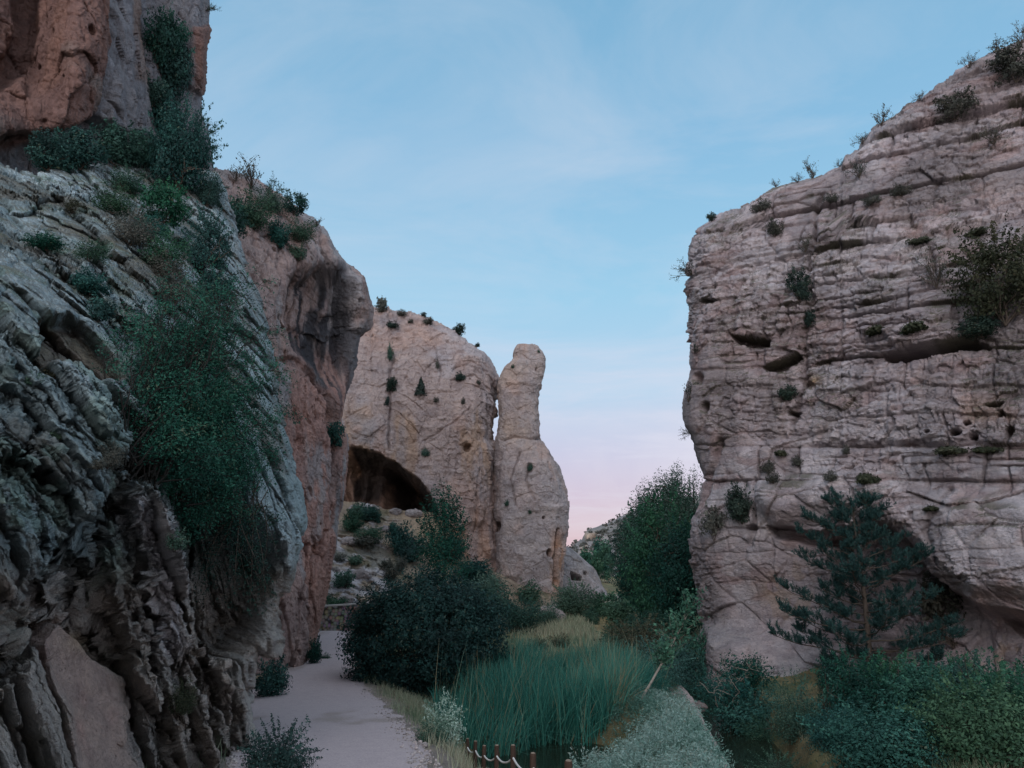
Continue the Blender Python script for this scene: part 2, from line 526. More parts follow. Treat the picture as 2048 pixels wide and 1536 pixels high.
def layers(P, w, along, bd, seed, amp, jw, crack, cw=.06, jp=.6, unit_m=1.0, hollow=.0):
    """like beds() but over a given layer coordinate w with boundaries bd (same unit; unit_m metres per unit)"""
    r = np.random.default_rng(seed); bd = np.array(sorted(bd), float)
    k = np.clip(np.searchsorted(bd, w) - 1, 0, len(bd) - 2); th = bd[k + 1] - bd[k]; fr = np.clip((w - bd[k]) / th, 0, 1)
    la = r.uniform(-1, 1, len(bd)); lw = r.uniform(.6, 1.8, len(bd)) * jw; lo = r.uniform(0, 50, len(bd)); ch = r.uniform(.35, 1.1, len(bd))
    q = (along + .3 * vnoise(P, .8, seed)) / lw[k] + lo[k]; b = np.floor(q).astype(int); bf = q - b
    h = HSH[(b * 7 + 3) & 63, (k * 5 + seed) & 63, (b + k) & 63]; hn = HSH[((b + 1) * 7 + 3) & 63, (k * 5 + seed) & 63, (b + 1 + k) & 63]
    e = np.minimum(bf, 1 - bf) * lw[k]; jm = np.where(bf < .5, h[..., 2], hn[..., 2]) < jp
    eb = np.minimum(fr, 1 - fr) * th * unit_m
    open_ = .10 + .90 * sstep(-.25, .35, vnoise(P, .24, seed * 2.3) + .3 * vnoise(P, 1.1, seed))
    prof = sstep(0, .07, fr) * (1 - .7 * fr ** 2.0)
    d = amp * (.45 * la[k] + .8 * (h[..., 0] - .5) + prof * (.45 + .8 * h[..., 1]))
    d = d - amp * .22 * np.exp(-(eb / .12) ** 2) - np.where(jm, amp * .25 * np.exp(-(e / .16) ** 2) + crack * .8 * np.exp(-(e / cw) ** 2), 0)
    return d - crack * open_ * ch[k] * np.exp(-(eb / cw) ** 2), k, h


def slabs2(P, ac, wm, dims, seed, tilt=.5, jump=.5, gap=.3, lean=.6):
    """overlapping slabs elongated along the fracture lines of a face (ac along, wm across, metres)"""
    C = np.stack([ac / dims[0], wm / dims[1], P[..., 1] * .25 / dims[1]], -1) + .18 * np.stack([vnoise(P, .9 / dims[1], seed + k * 5.0) for k in range(3)], -1)
    f1, f2, h, v = facets(C, 1.0, seed)
    g = np.clip(1 - (f2 - f1) / .09, 0, 1)
    return ((h[..., :3] - .5) * v).sum(-1) * 2 * tilt + (h[..., 3] - .5) * 2 * jump - lean * v[..., 1] - gap * g, h


def pits(P, size, seed, depth, keep=0.3, r=0.33, stretch=(1, 1, 0.7)):
    f1, f2, h, v = facets(P, size, seed, stretch)
    rr = r * (0.4 + 0.9 * h[..., 0])
    return -depth * (1 - sstep(rr * 0.5, rr, f1)) * (h[..., 3] < keep)


Q = 1.0      # mesh density of the rock faces
qi = lambda n: int(n * Q)

# ---------------------------------------------------------------- the bedded cliff over the river
def right_cliff():
    L = [(1440, 400), (1440, 425), (1422, 440), (1400, 455), (1386, 480), (1380, 510), (1373, 560), (1370, 580), (1378, 600), (1383, 640), (1381, 690), (1383, 740),
         (1374, 770), (1366, 800), (1364, 830), (1367, 850), (1378, 870), (1384, 900), (1398, 935), (1405, 950), (1402, 975), (1392, 1010), (1380, 1040),
         (1376, 1080), (1380, 1110), (1388, 1150), (1395, 1200), (1405, 1240), (1410, 1280), (1412, 1320), (1420, 1400), (1430, 1640)]
    S = [(1400, 452), (1422, 436), (1440, 428), (1480, 412), (1500, 402), (1520, 388), (1545, 370), (1580, 357), (1620, 348), (1650, 338), (1680, 325), (1686, 305),
         (1700, 298), (1720, 280), (1750, 250), (1790, 225), (1830, 195), (1880, 160), (1920, 135), (1960, 110), (2000, 90), (2040, 72), (2100, 40), (2300, -60), (2600, -150)]
    pxs = [1360, 1450, 1600, 1800, 2048, 2560]; pys = [60, 250, 430, 600, 750, 900, 1050, 1200, 1350, 1640]
    Y = [[60, 56, 52, 46, 43, 34], [58, 54, 50, 44, 40, 32], [52, 49, 46, 41.5, 37.5, 30], [49, 46.5, 43.5, 39, 35, 28], [48, 46, 43, 38, 34, 27],
         [47.5, 45.3, 42.3, 37.4, 33.2, 26.5], [47.5, 44.8, 41.6, 37, 32.6, 26], [48, 45.5, 42.5, 38, 33, 26], [47, 44, 41, 36.5, 31.5, 25.5], [45, 41, 37, 32.5, 28.5, 24]]
    s = Sheet(L, 2540, S, 1640, pxs, pys, Y, qi(820), qi(900), rl=(60, 3.5), rt=(26, 1.5), wl=14, wt=16, sm=0.035, nb=26, vm=.55)
    P, px, py = s.P, s.wx, s.wy
    al = (0.58, -0.81, 0.02)
    ry = s.py + 2.5 * fbm(P, 1.1, 3, off=17); X = s.px - 1400; kk = -5.4e-4
    wav = 9 * vnoise(P, .07, 15) + 2.5 * vnoise(P, .3, 16)
    y0 = np.where(ry < 890, (ry - 890 * kk * X) / (1 - kk * X), ry) + wav
    bl = [60, 150, 205, 275, 318, 372, 405, 468, 520, 548, 606, 668, 742, 890, 962, 1056, 1240, 1420, 1700]
    bm = [60, 110, 178, 240, 296, 345, 390, 432, 450, 492, 534, 572, 590, 634, 650, 690, 716, 730, 800, 842, 912, 926, 1000, 1105, 1165, 1200, 1290, 1345, 1380, 1500, 1700]
    low = sstep(950, 1010, py + 30 * vnoise(P, .2, 5))
    rough = sstep(.5, .76, .5 + .6 * vnoise(P, .14, 77) + .3 * sstep(745, 770, y0) * (1 - sstep(860, 890, y0)) + .12 * sstep(420, 300, y0) + .22 * sstep(1090, 1150, py))
    ef = .22 + .78 * sstep(0, 46, s.ed)
    d1, k1, h1 = layers(P, -y0, P @ np.array(al), [-v for v in bl], 5, .66, 3.4, .6, .055, .45, .026)
    d3, k3, h3 = layers(P, -(y0 + 5 * vnoise(P, .7, 41)), P @ np.array(al) + 7, [-v for v in bm], 12, .12, 2.6, .40, .045, .4, .026)
    gate = sstep(-.1, .25, vnoise(P, .16, 51))
    d2, k2, h2 = layers(P, -y0 * .026 + .5 * fbm(P, .5, 3, off=9), P @ np.array(al), np.cumsum(np.random.default_rng(2).uniform(.25, .8, 160)) - 45, 9, .10, .9, .16, .045, .5, 1.0)
    D = d1 * (1 - .72 * low) * ef * (.25 + .75 * sstep(-.25, .3, vnoise(P, .13, 61))) + d3 * gate * ef * (1 - .75 * low) + d2 * rough * ef * (1 - .6 * low)
    D += chips(P, .7, 2, .7, .4, (.7, .7, 1.2)) * (.04 + .34 * rough) + chips(P, 2.2, 4, .6, .25, (.75, .75, 1.2)) * .20 * ef
    D += (.8 + .7 * low) * fbm(P, 0.10, 3, off=3) * ef + .10 * fbm(P, .8, 4, off=8)
    # the beds and slots one can point to
    D += 0.55 * (sstep(880, 902, py + 5 * vnoise(P, .4, 2)) - 0.5) * sstep(1400, 1560, px)
    D += 0.7 * pmask(px, py, [(1772, 668), (1830, 650), (1905, 640), (1965, 655), (1968, 682), (1870, 690), (1795, 702)], 4)
    D -= 5 * pmask(px, s.py + .4 * (py - s.py), [(1763, 708), (1800, 703), (1870, 692), (1950, 684), (1975, 690), (1900, 706), (1800, 724), (1768, 722)], 2)
    D -= 2.2 * pmask(px, py, [(1466, 671), (1500, 675), (1536, 678), (1534, 694), (1500, 692), (1474, 684)], 2.5)
    D += 0.5 * pmask(px, py, [(1478, 600), (1530, 575), (1600, 600), (1612, 650), (1540, 672), (1475, 668)], 6)
    D -= 1.8 * pmask(px, py, [(1522, 736), (1560, 724), (1598, 706), (1602, 716), (1570, 738), (1535, 744)], 2.5)
    D += 0.5 * pmask(px, py, [(1525, 700), (1590, 690), (1600, 705), (1560, 722), (1528, 732)], 4)
    for x, y, rx, ry, dp in ((1905, 862, 15, 9, .9), (1946, 870, 11, 8, .8), (1932, 842, 9, 6, .6), (2003, 830, 8, 9, .7), (1986, 806, 20, 6, .8), (2020, 862, 9, 14, .7), (1848, 858, 9, 5, .5),
                             (1585, 822, 14, 6, .9), (1400, 760, 12, 14, .5), (1412, 818, 11, 15, .6), (1610, 760, 10, 6, .5), (1497, 1052, 10, 8, .7), (1420, 603, 20, 5, .8), (1660, 1085, 40, 12, .9)):
        D -= 1.7 * dp * (1 - sstep(0.5, 1.1, np.hypot((px - x) / rx, (py - y) / ry) + .25 * vnoise(P, 1.2, 9)))
    for pts, w, dp in (([(1648, 398), (1634, 430), (1626, 490), (1618, 540), (1610, 560), (1625, 592), (1612, 640), (1609, 700), (1604, 750), (1590, 810), (1584, 842)], 5, 1.1),
                       ([(1860, 500), (1868, 540), (1862, 575)], 5, .8), ([(1510, 960), (1506, 1040), (1500, 1090)], 5, .9), ([(1680, 1000), (1660, 960), (1668, 920)], 3, .5),
                       ([(1440, 880), (1424, 930), (1414, 985), (1404, 1010)], 6, .9), ([(1880, 1120), (1860, 1060), (1900, 980)], 6, .8), ([(1780, 1060), (1730, 1010), (1700, 960)], 4, .5),
                       ([(1466, 610), (1480, 560), (1515, 520)], 3, .5), ([(1530, 640), (1528, 675)], 3, .6), ([(1572, 612), (1574, 650), (1560, 676)], 2.5, .6),
                       ([(1740, 556), (1840, 545), (1900, 532), (1990, 520)], 2.5, .6), ([(1720, 612), (1800, 592), (1900, 575), (2000, 565)], 3, .7),
                       ([(1560, 560), (1612, 545)], 2.5, .6), ([(1480, 545), (1560, 525), (1640, 508)], 2.2, .5), ([(1384, 512), (1440, 505), (1500, 470)], 2.2, .5)):
        D -= dp * np.exp(-(seg_dist(px, py, pts) / w) ** 2) * (0.6 + 0.4 * vnoise(P, .9, 4))
    # big rounded lip above the hollow by the pine
    hol = [(1650, 1064), (1690, 1056), (1740, 1036), (1786, 1060), (1836, 1116), (1892, 1180), (1960, 1216), (2110, 1236), (2300, 1240), (2300, 1330), (1960, 1330), (1860, 1290), (1760, 1270), (1700, 1230), (1660, 1150)]
    D -= 1.6 * pmask(px, py, [(1532, 1052), (1590, 1060), (1650, 1062), (1655, 1092), (1600, 1090), (1545, 1076)], 4)
    D += .35 * chips(P, .9, 19, .8, .5) * pmask(px, py, hol, 14)
    D -= 2.6 * pmask(px, py, hol, 10)
    D -= 1.3 * pmask(px, py, [(1970, 1222), (2300, 1236), (2300, 1262), (2010, 1250)], 5)
    D += 1.5 * pmask(px, py, [(1620, 960), (1740, 940), (1900, 1000), (2300, 1020), (2300, 1200), (1960, 1190), (1880, 1140), (1800, 1050), (1730, 1020), (1560, 1040), (1510, 1000), (1520, 970)], 26)
    D += 1.6 * pmask(px, py, [(1430, 1270), (1540, 1290), (1640, 1370), (1660, 1500), (1560, 1640), (1420, 1640)], 30)
    s.D = D; s.finish(lambda q: chips(q, .34, 6, .8, .4, (.7, .7, 1.4), .4) * (.08 + .36 * rough) + .05 * fbm(q, 1.6, 5, ridged=True) + .02 * fbm(q, 7, 3))
    # stone colours
    c = c3(P.shape[:2], (0.51, 0.44, 0.455))
    n1 = fbm(P, 0.22, 4, off=40); n2 = fbm(P * np.array([1, 1, 2.2]), 0.5, 4, off=60); n3 = fbm(P, 1.7, 4, off=70)
    c = mixv(c, (0.60, 0.555, 0.58), sstep(0.0, 0.35, n1 + 0.25 * n3))
    c = mixv(c, (0.42, 0.315, 0.31), sstep(0.08, 0.4, n2) * .75)
    c = mixv(c, (0.29, 0.26, 0.265), sstep(0.05, 0.35, -n1 - 0.2 * n2) * .75)
    c = c * (0.86 + 0.24 * h1[..., 3])[..., None]
    c = mixv(c, (0.46, 0.30, 0.17), np.exp(-(((px - 1625) / 16) ** 2 + ((py - 755) / 9) ** 2)) * .9)
    c = mixv(c, (0.44, 0.31, 0.20), sstep(.05, .3, n3) * .6 * sstep(1880, 1980, px) * sstep(1215, 1260, py) + .45 * pmask(px, py, [(1500, 1180), (1600, 1120), (1660, 1200), (1560, 1260)], 30) * sstep(0, .3, n3 + .2))
    c = mixv(c, (0.47, 0.45, 0.47), .8 * pmask(px, py, [(1560, 1330), (1640, 1320), (1670, 1400), (1640, 1500), (1540, 1420)], 25) + .5 * pmask(px, py, [(1410, 1230), (1500, 1230), (1520, 1300), (1420, 1300)], 25))
    c = mixv(c, (0.27, 0.25, 0.265), .5 * sstep(.10, .38, fbm(P * np.array([1, 1, .13]), .55, 4, off=95)))
    c = mixv(c, (0.50, 0.34, 0.26), .55 * sstep(.05, .3, fbm(P, .4, 4, off=97)) * (np.exp(-(((px - 1960) / 110) ** 2 + ((py - 830) / 40) ** 2)) + .7 * np.exp(-(((px - 1560) / 70) ** 2 + ((py - 855) / 22) ** 2)) + .5 * np.exp(-(((px - 1900) / 120) ** 2 + ((py - 400) / 60) ** 2))))
    up = s.FN[..., 2]
    moss = sstep(1120, 1060, py) * sstep(0.5, 0.75, up + .25 * n3) * sstep(0.05, 0.25, fbm(P, 0.35, 3, off=90) + 0.05)
    c = mixv(c, (0.12, 0.12, 0.075), moss * .75)
    o = s.build('bedded_cliff', M['rock'], c)
    tag(o, 'tall pinkish grey cliff of cracked horizontal limestone beds beside the river', 'cliff')
    return s


# ---------------------------------------------------------------- red and grey buttress over the path
def buttress():
    R = [(714, 300), (714, 542), (728, 556), (733, 575), (740, 600), (745, 618), (742, 640), (735, 656), (716, 668), (712, 690), (706, 730), (697, 770),
         (688, 810), (682, 840), (692, 870), (694, 920), (688, 960), (684, 1000), (676, 1040), (672, 1080), (664, 1120), (655, 1160), (648, 1200), (638, 1240), (628, 1280), (620, 1320), (612, 1350), (600, 1420)]
    S = [(300, 338), (430, 338), (470, 345), (500, 352), (540, 376), (570, 394), (600, 424), (625, 440), (650, 464), (668, 500), (690, 528), (714, 541)]
    pxs = [260, 400, 480, 540, 600, 650, 700, 750]; pys = [330, 420, 500, 560, 640, 720, 800, 950, 1100, 1250, 1420]
    Y = [[37, 40, 44, 47, 50, 51, 52, 52], [33, 37, 41, 44, 47, 50, 51, 52], [31, 34.5, 38, 40.5, 44, 47, 50, 51], [30, 33.5, 36.8, 39, 42.5, 45.5, 48.5, 50], [30, 33, 36, 38.5, 43, 46.8, 48.5, 49.5], [30, 33, 35.8, 38.5, 43.6, 47.5, 49, 49.5],
         [30, 33, 35.8, 39, 43, 46, 48.5, 49], [30, 33, 35.8, 38.5, 41.8, 44.8, 47.5, 48], [30, 33, 35.6, 38.2, 41, 44, 46.5, 47], [30, 33, 35.6, 37.6, 40.2, 42.8, 45, 46], [30, 33, 35, 36.8, 39, 41, 43, 44]]
    s = Sheet(280, R, S, 1420, pxs, pys, Y, qi(440), qi(860), rr=(34, 2.6), rt=(24, 1.6), wr=14, wt=10, sm=0.02, nb=26, vm=.6)
    P, px, py = s.P, s.wx, s.wy
    D = 1.0 * fbm(P * np.array([1, 1, .55]), 0.16, 4, off=13) + 0.35 * fbm(P * np.array([1, 1, .4]), 0.6, 4, off=5, ridged=True)
    D += chips(P, 1.5, 9, .5, .25, (1, 1, .5)) * .28 + 0 + .06 * fbm(P, 3.2, 4)
    D += pits(P, 1.1, 3, .5, .35, .2) + pits(P, .5, 6, .2, .3, .25)
    # hollow under the brow, with hanging tufa folds
    D0 = D; D = np.zeros_like(D)
    hollow = [(600, 560), (640, 545), (690, 555), (722, 640), (712, 700), (690, 790), (660, 770), (640, 730), (600, 700), (582, 640)]
    D -= 2.4 * pmask(px, py, hollow, 28)
    D -= 1.0 * pmask(px, py, [(560, 715), (610, 715), (655, 780), (640, 790), (600, 745)], 6)
    fold = np.sin(px / 7.5 + 1.5 * vnoise(P, .4, 4)) * pmask(px, py, [(580, 520), (740, 540), (740, 800), (590, 790)], 30)
    D += .30 * fold
    for pts, w, dp in (([(560, 480), (566, 560), (556, 640), (560, 720)], 4, .7), ([(508, 455), (520, 520), (512, 600)], 4, .4), ([(640, 470), (650, 530), (630, 570)], 5, .5),
                       ([(658, 790), (656, 860), (668, 900), (660, 1000), (662, 1060)], 5, 1.0), ([(610, 1090), (600, 1160), (592, 1230), (588, 1290), (570, 1350)], 3, .8),
                       ([(640, 1060), (630, 1130), (612, 1210)], 3, .5), ([(560, 1200), (555, 1280), (545, 1340)], 3, .6), ([(588, 820), (600, 900), (612, 980), (606, 1060)], 6, .5), ([(596, 1010), (585, 1080), (574, 1150)], 6, .5)):
        D -= dp * np.exp(-(seg_dist(px, py, pts) / w) ** 2) * (0.7 + 0.5 * vnoise(P, .5, 4))
    D -= .9 * pmask(px, py, [(622, 1090), (634, 1080), (630, 1110), (618, 1120)], 3)
    s.D = D0 * (.3 + .7 * sstep(0, 26, s.ed)) + D * sstep(0, 26, s.ed); s.finish(lambda q: chips(q, .7, 14, .6, .3, (1, 1, .6)) * .16 + chips(q, .24, 12, .7, .5) * .26 + .08 * fbm(q, 1.1, 5, ridged=True))
    n1 = fbm(P * np.array([1, 1, .35]), 0.45, 4, off=20); n2 = fbm(P, .3, 4, off=24); n3 = fbm(P * np.array([1, 1, .25]), 1.6, 4, off=28)
    c = c3(P.shape[:2], (0.43, 0.34, 0.325))
    c = mixv(c, (0.40, 0.385, 0.40), sstep(-.05, .25, n1 + .1 * n3))
    red = sstep(640, 800, py + 60 * n2) * sstep(.05, -.25, n1 - .22)
    c = mixv(c, (0.44, 0.27, 0.235), red * .9)
    c = mixv(c, (0.38, 0.36, 0.37), .8 * pmask(px, py, [(612, 900), (650, 880), (668, 960), (650, 1060), (620, 1080), (610, 1000)], 14) * sstep(-.2, .1, n3 + .1))
    c = mixv(c, (0.42, 0.245, 0.20), .6 * sstep(1080, 1180, py + 40 * n3))
    # black water streaks and tufa under the brow
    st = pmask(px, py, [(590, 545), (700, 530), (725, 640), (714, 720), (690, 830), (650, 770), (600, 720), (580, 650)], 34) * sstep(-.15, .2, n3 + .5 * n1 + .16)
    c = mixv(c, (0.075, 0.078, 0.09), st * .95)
    c = mixv(c, (0.13, 0.11, 0.11), .6 * np.exp(-(seg_dist(px, py, [(664, 790), (668, 900), (676, 1000)]) / 9) ** 2))
    o = s.build('red_buttress', M['rock_smooth'], c)
    tag(o, 'red and grey rock buttress with dark overhanging brow rising beside the gravel path', 'rock face')
    return s


# ---------------------------------------------------------------- high wall above the ledge
def tower():
    R = [(418, -200), (418, 0), (417, 60), (412, 78), (410, 100), (408, 150), (409, 178), (404, 198), (406, 240), (414, 262), (421, 290), (425, 320), (432, 350), (440, 420)]
    pxs = [-330, 0, 60, 150, 230, 260, 300, 330, 380, 430]; pys = [-200, 0, 150, 250, 330, 420]
    Y = [[22, 27, 29, 28, 30, 33, 36, 38, 39, 41], [22, 27, 29.5, 28, 30, 33, 36.5, 38, 39, 41], [21, 27, 29, 27.5, 30, 32.5, 36, 37.5, 39, 41], [21, 25.5, 27, 28, 30.5, 32.5, 35.5, 37, 38.5, 40.5], [21, 26.5, 28.5, 30, 32, 33, 35, 37, 38.5, 40.5], [20, 25, 27, 29, 31.5, 33, 35, 37, 38.5, 40]]
    s = Sheet(-320, R, -190, 420, pxs, pys, Y, qi(520), qi(480), rr=(22, 2.2), wr=14, wt=10, sm=0.018, nb=14, vm=.6)
    P, px, py = s.P, s.wx, s.wy
    D = .8 * fbm(P * np.array([1, 1, .4]), .2, 4, off=33) + .3 * fbm(P * np.array([1, 1, .35]), .7, 4, off=35, ridged=True)
    D += chips(P, 1.2, 3, .5, .3, (1, 1, .45)) * .34 + 0 + .06 * fbm(P, 3, 4)
    D += pits(P, 1.3, 2, .5, .4, .16) + pits(P, .6, 9, .25, .3, .2)
    D -= 1.5 * pmask(px + 16 * vnoise(P, .35, 3), py, [(34, -200), (76, -200), (74, 60), (58, 125), (24, 160), (-20, 192), (-20, 150), (20, 104), (36, 60)], 16)
    D -= 1.0 * pmask(px, py, [(232, -200), (252, -200), (242, 40), (236, 110), (222, 190), (200, 250), (186, 250), (212, 190), (228, 100)], 17)
    D -= 1.0 * pmask(px, py, [(292, -200), (312, -200), (306, 60), (296, 130), (280, 60)], 17)
    D -= 1.5 * pmask(px, py, [(20, 270), (120, 268), (200, 240), (260, 270), (330, 290), (330, 420), (-60, 420), (-60, 290)], 12)
    D += .5 * pmask(px, py, [(370, 62), (420, 50), (420, 190), (372, 180)], 3)
    s.D = D * (.2 + .8 * sstep(0, 22, s.ed)); s.finish(lambda q: chips(q, .7, 16, .6, .3, (1, 1, .6)) * .17 + chips(q, .22, 17, .7, .5) * .26 + .08 * fbm(q, 1.0, 5, ridged=True))
    n1 = fbm(P * np.array([1, 1, .3]), .5, 4, off=41); n2 = fbm(P, .35, 4, off=43)
    c = c3(P.shape[:2], (0.25, 0.25, 0.27))
    red = np.maximum(pmask(px, py, [(-330, -200), (236, -200), (232, 60), (215, 180), (180, 260), (60, 300), (-100, 330), (-330, 330)], 8), pmask(px, py, [(372, 60), (425, 45), (420, 190), (376, 178)], 5))
    red = np.maximum(red, pmask(px, py, [(-330, -200), (24, -200), (18, 60), (0, 110), (-330, 120)], 8))
    c = mixv(c, (0.25, 0.155, 0.135), red * sstep(-.45, .1, n1 + .15))
    c = mixv(c, (0.23, 0.195, 0.18), red * sstep(.0, .3, n2) * .8)
    c = mixv(c, (0.31, 0.18, 0.14), red * sstep(.2, .4, n1) * .6)
    c = mixv(c, (0.31, 0.315, 0.345), (1 - red) * sstep(.05, .3, n1) * .7)
    c = mixv(c, (0.30, 0.20, 0.15), .6 * pmask(px, py, [(256, -200), (286, -200), (290, 120), (300, 170), (270, 160), (262, 60)], 6))
    o = s.build('red_rock_wall', M['rock_smooth'], c)
    tag(o, 'tall red and grey rock wall rising above the shrub covered ledge', 'rock face')
    return s


# ---------------------------------------------------------------- broken slabs close by the path
def near_cliff():
    R = [(418, 300), (425, 330), (450, 380), (468, 450), (500, 560), (540, 700), (566, 850), (580, 930), (588, 1000), (598, 1050), (594, 1085), (584, 1130), (570, 1180), (556, 1230), (548, 1275), (536, 1300), (510, 1322), (500, 1345), (497, 1400), (500, 1470), (503, 1540), (506, 1640)]
    S = [(-360, 260), (0, 322), (40, 345), (90, 352), (140, 338), (190, 325), (230, 332), (280, 322), (330, 330), (430, 345), (480, 380), (620, 500)]
    pxs = [-360, -150, 0, 100, 200, 300, 400, 480, 540, 600]; pys = [300, 380, 460, 560, 680, 800, 900, 980, 1060, 1140, 1230, 1330, 1430, 1660]
    Y = [[18, 23, 26, 27, 28, 30, 33, 35, 36, 37], [14, 18, 21.5, 23.5, 25, 27, 30, 33, 35, 36], [11, 14, 17, 19, 21, 23.5, 27, 30, 33, 34], [9, 11, 13, 15, 17, 19.5, 22.5, 26, 29, 31],
         [7.5, 9.2, 11, 12.4, 14.2, 16.5, 19, 22, 24.5, 27], [6.8, 8.2, 9.6, 10.8, 12.2, 14.4, 17, 19.4, 21.5, 24], [6.4, 7.7, 8.9, 9.9, 11.2, 13.4, 15.8, 18, 19.8, 22], [6.2, 7.4, 8.5, 9.5, 10.7, 12.8, 15, 17, 18.6, 20.5],
         [6.1, 7.2, 8.4, 9.6, 10.8, 12.4, 14.6, 16.4, 17.8, 19.2], [6.1, 7.2, 8.5, 9.9, 11, 12.2, 14.4, 16.2, 17.4, 18.8], [6.1, 7.2, 8.6, 10, 11, 12.2, 14.2, 16, 17.2, 18.4], [6, 7.1, 8.5, 9.8, 10.9, 12, 13.8, 15.4, 16.6, 17.6], [5.9, 7, 8.2, 9.5, 10.6, 11.7, 13.4, 14.8, 16, 17], [5.6, 6.6, 7.6, 8.8, 9.8, 10.8, 12.2, 13.6, 14.8, 15.6]]
    s = Sheet(-350, R, S, 1650, pxs, pys, Y, qi(760), qi(1000), rr=(44, 2.2), rt=(20, .8), wr=9, wt=5, sm=0.022, nb=40, vm=.82)
    P, px, py = s.P, s.wx, s.wy
    steep = sstep(900, 1150, py + .4 * (px - 200))
    def fractured(deg, seed):
        th = math.radians(deg); k = P[..., 1] / FPX
        wl = (px - 180) * math.sin(th) - (py - 760) * math.cos(th) + 14 * fbm(P, .35, 3, off=57 + seed)
        ac = ((px - 180) * math.cos(th) + (py - 760) * math.sin(th)) * k; wm = wl * k
        rr = np.random.default_rng(14 + seed)
        b1, k1, h1 = layers(P, wl, ac, np.cumsum(rr.choice([24, 34, 46, 66, 90], 60)) - 1500, 21 + seed, .60, 3.6, .42, .035, .35, .0075)
        b2, k2, h2 = layers(P, wl + 6 * vnoise(P, 1.3, 8), ac, np.cumsum(rr.choice([7, 10, 15, 21], 260)) - 1500, 23 + seed, .13, 1.2, .12, .02, .4, .0075)
        s1, g1 = slabs2(P, ac, wm, (2.0, .62), 71 + seed, .4, .5, .25); s2, _ = slabs2(P, ac, wm, (.8, .24), 73 + seed, .6, .6, .35); s3, _ = slabs2(P, ac, wm, (.30, .10), 75 + seed, .7, .6, .4)
        return np.stack([b1, b2, s1, s2, s3, h1[..., 2], g1[..., 2]], -1)
    steep = sstep(930, 1080, py + .45 * (px - 150) + 50 * vnoise(P, .25, 9))
    mix_ = fractured(46, 0); mix_ = mix_ + (fractured(72, 3) - mix_) * steep[..., None]
    b1, b2, s1, s2, s3, hb, hg = [mix_[..., q] for q in range(7)]
    smooth_face = pmask(px, py, [(70, 1270), (130, 1235), (200, 1310), (240, 1370), (250, 1480), (290, 1560), (150, 1560), (130, 1430), (90, 1370)], 26)
    brk = sstep(-.15, .3, fbm(P, .3, 3, off=51)) * .7 + .5 * pmask(px, py, [(60, 1130), (130, 1060), (250, 1000), (300, 1080), (330, 1260), (240, 1340), (140, 1240), (60, 1300), (-40, 1400), (-40, 1200)], 20)
    fl = 1 - smooth_face
    fine = np.clip(.10 / s.sp, .15, 1)
    D = (b1 * 1.1 + b2 * fine * (.2 + .9 * brk) + s1 * .5 + s2 * .17 * fine * (.35 + .9 * brk)) * fl + .5 * fbm(P, .2, 3, off=53)
    # recess under the sloping slab, upper part
    D -= .9 * pmask(px, py, [(60, 660), (120, 650), (150, 668), (190, 700), (232, 760), (215, 775), (170, 770), (140, 745), (62, 745)], 5)
    D += .3 * np.exp(-(seg_dist(px, py, [(60, 640), (150, 650), (200, 690), (280, 775)]) / 9) ** 2)
    D -= .5 * pmask(px, py, [(0, 1010), (60, 1000), (110, 1020), (60, 1060)], 14) * 0
    # the long overhang across the foot
    ov = [(250, 962), (212, 1000), (150, 1052), (118, 1080), (92, 1120), (50, 1160), (0, 1192), (-350, 1260), (-350, 1420), (-60, 1400), (0, 1380), (60, 1300), (110, 1245), (190, 1320), (240, 1350), (262, 1300), (230, 1200), (205, 1120), (225, 1050), (262, 1000)]
    D -= 1.05 * pmask(px, py, ov, 9)
    D += .85 * np.exp(-(seg_dist(px, py, [(262, 990), (300, 1060), (330, 1140), (350, 1230), (368, 1330), (385, 1430), (420, 1540)]) / 17) ** 2)
    D -= .8 * np.exp(-(seg_dist(px, py, [(380, 1290), (395, 1380), (420, 1460), (440, 1560)]) / 10) ** 2)
    D -= 1.0 * np.exp(-(seg_dist(px, py, [(455, 1330), (468, 1420), (476, 1560)]) / 8) ** 2)
    D -= .9 * np.exp(-(seg_dist(px, py, [(285, 1290), (315, 1400), (345, 1560)]) / 9) ** 2)
    # hollow beneath the hanging shrub and the nose over the path
    D -= 3.8 * pmask(px, py, [(360, 960), (470, 1000), (540, 1080), (560, 1160), (540, 1250), (500, 1310), (430, 1310), (400, 1220), (370, 1100)], 18)
    D += .5 * pmask(px, py, [(560, 960), (600, 960), (600, 1090), (565, 1100)], 12)
    D -= .7 * pmask(px, py, [(238, 900), (270, 880), (320, 930), (300, 960), (250, 950)], 8)
    s.D = D * (.3 + .7 * sstep(0, 40, s.ed))
    ovm = pmask(px, py, ov, 12) * fl
    s.finish(lambda q: s3 * .055 * fl * (.3 + brk) + (chips(q, .46, 14, 1.0, .7, gap=.5) * .6 + chips(q, .2, 16, 1.0, .7, gap=.5) * .6) * np.maximum(.8 * ovm, .26 * brk * fl) + chips(q, .11, 15, .9, .6) * .3 * (.3 + .7 * brk) * fl + .022 * fbm(q, 3.0, 5, ridged=True))
    n1 = fbm(P, .5, 4, off=61); n2 = fbm(P, 1.6, 4, off=63); n3 = fbm(P, .25, 3, off=65)
    c = c3(P.shape[:2], (0.32, 0.425, 0.455))
    c = mixv(c, (0.46, 0.59, 0.64), sstep(0, .3, n1 + .3 * n2))
    c = mixv(c, (0.23, 0.25, 0.24), sstep(.02, .3, -n1 + .3 * n2) * .85)
    c = c * (.74 + .30 * hg + .22 * hb)[..., None]
    lich = sstep(.1, .3, n2 + .3 * n3) * sstep(300, 200, px + 80 * n1)
    c = mixv(c, (0.25, 0.39, 0.35), lich * .6)
    low = sstep(1080, 1200, py + 60 * n1)
    c = mixv(c, (0.52, 0.43, 0.375), low * .68)
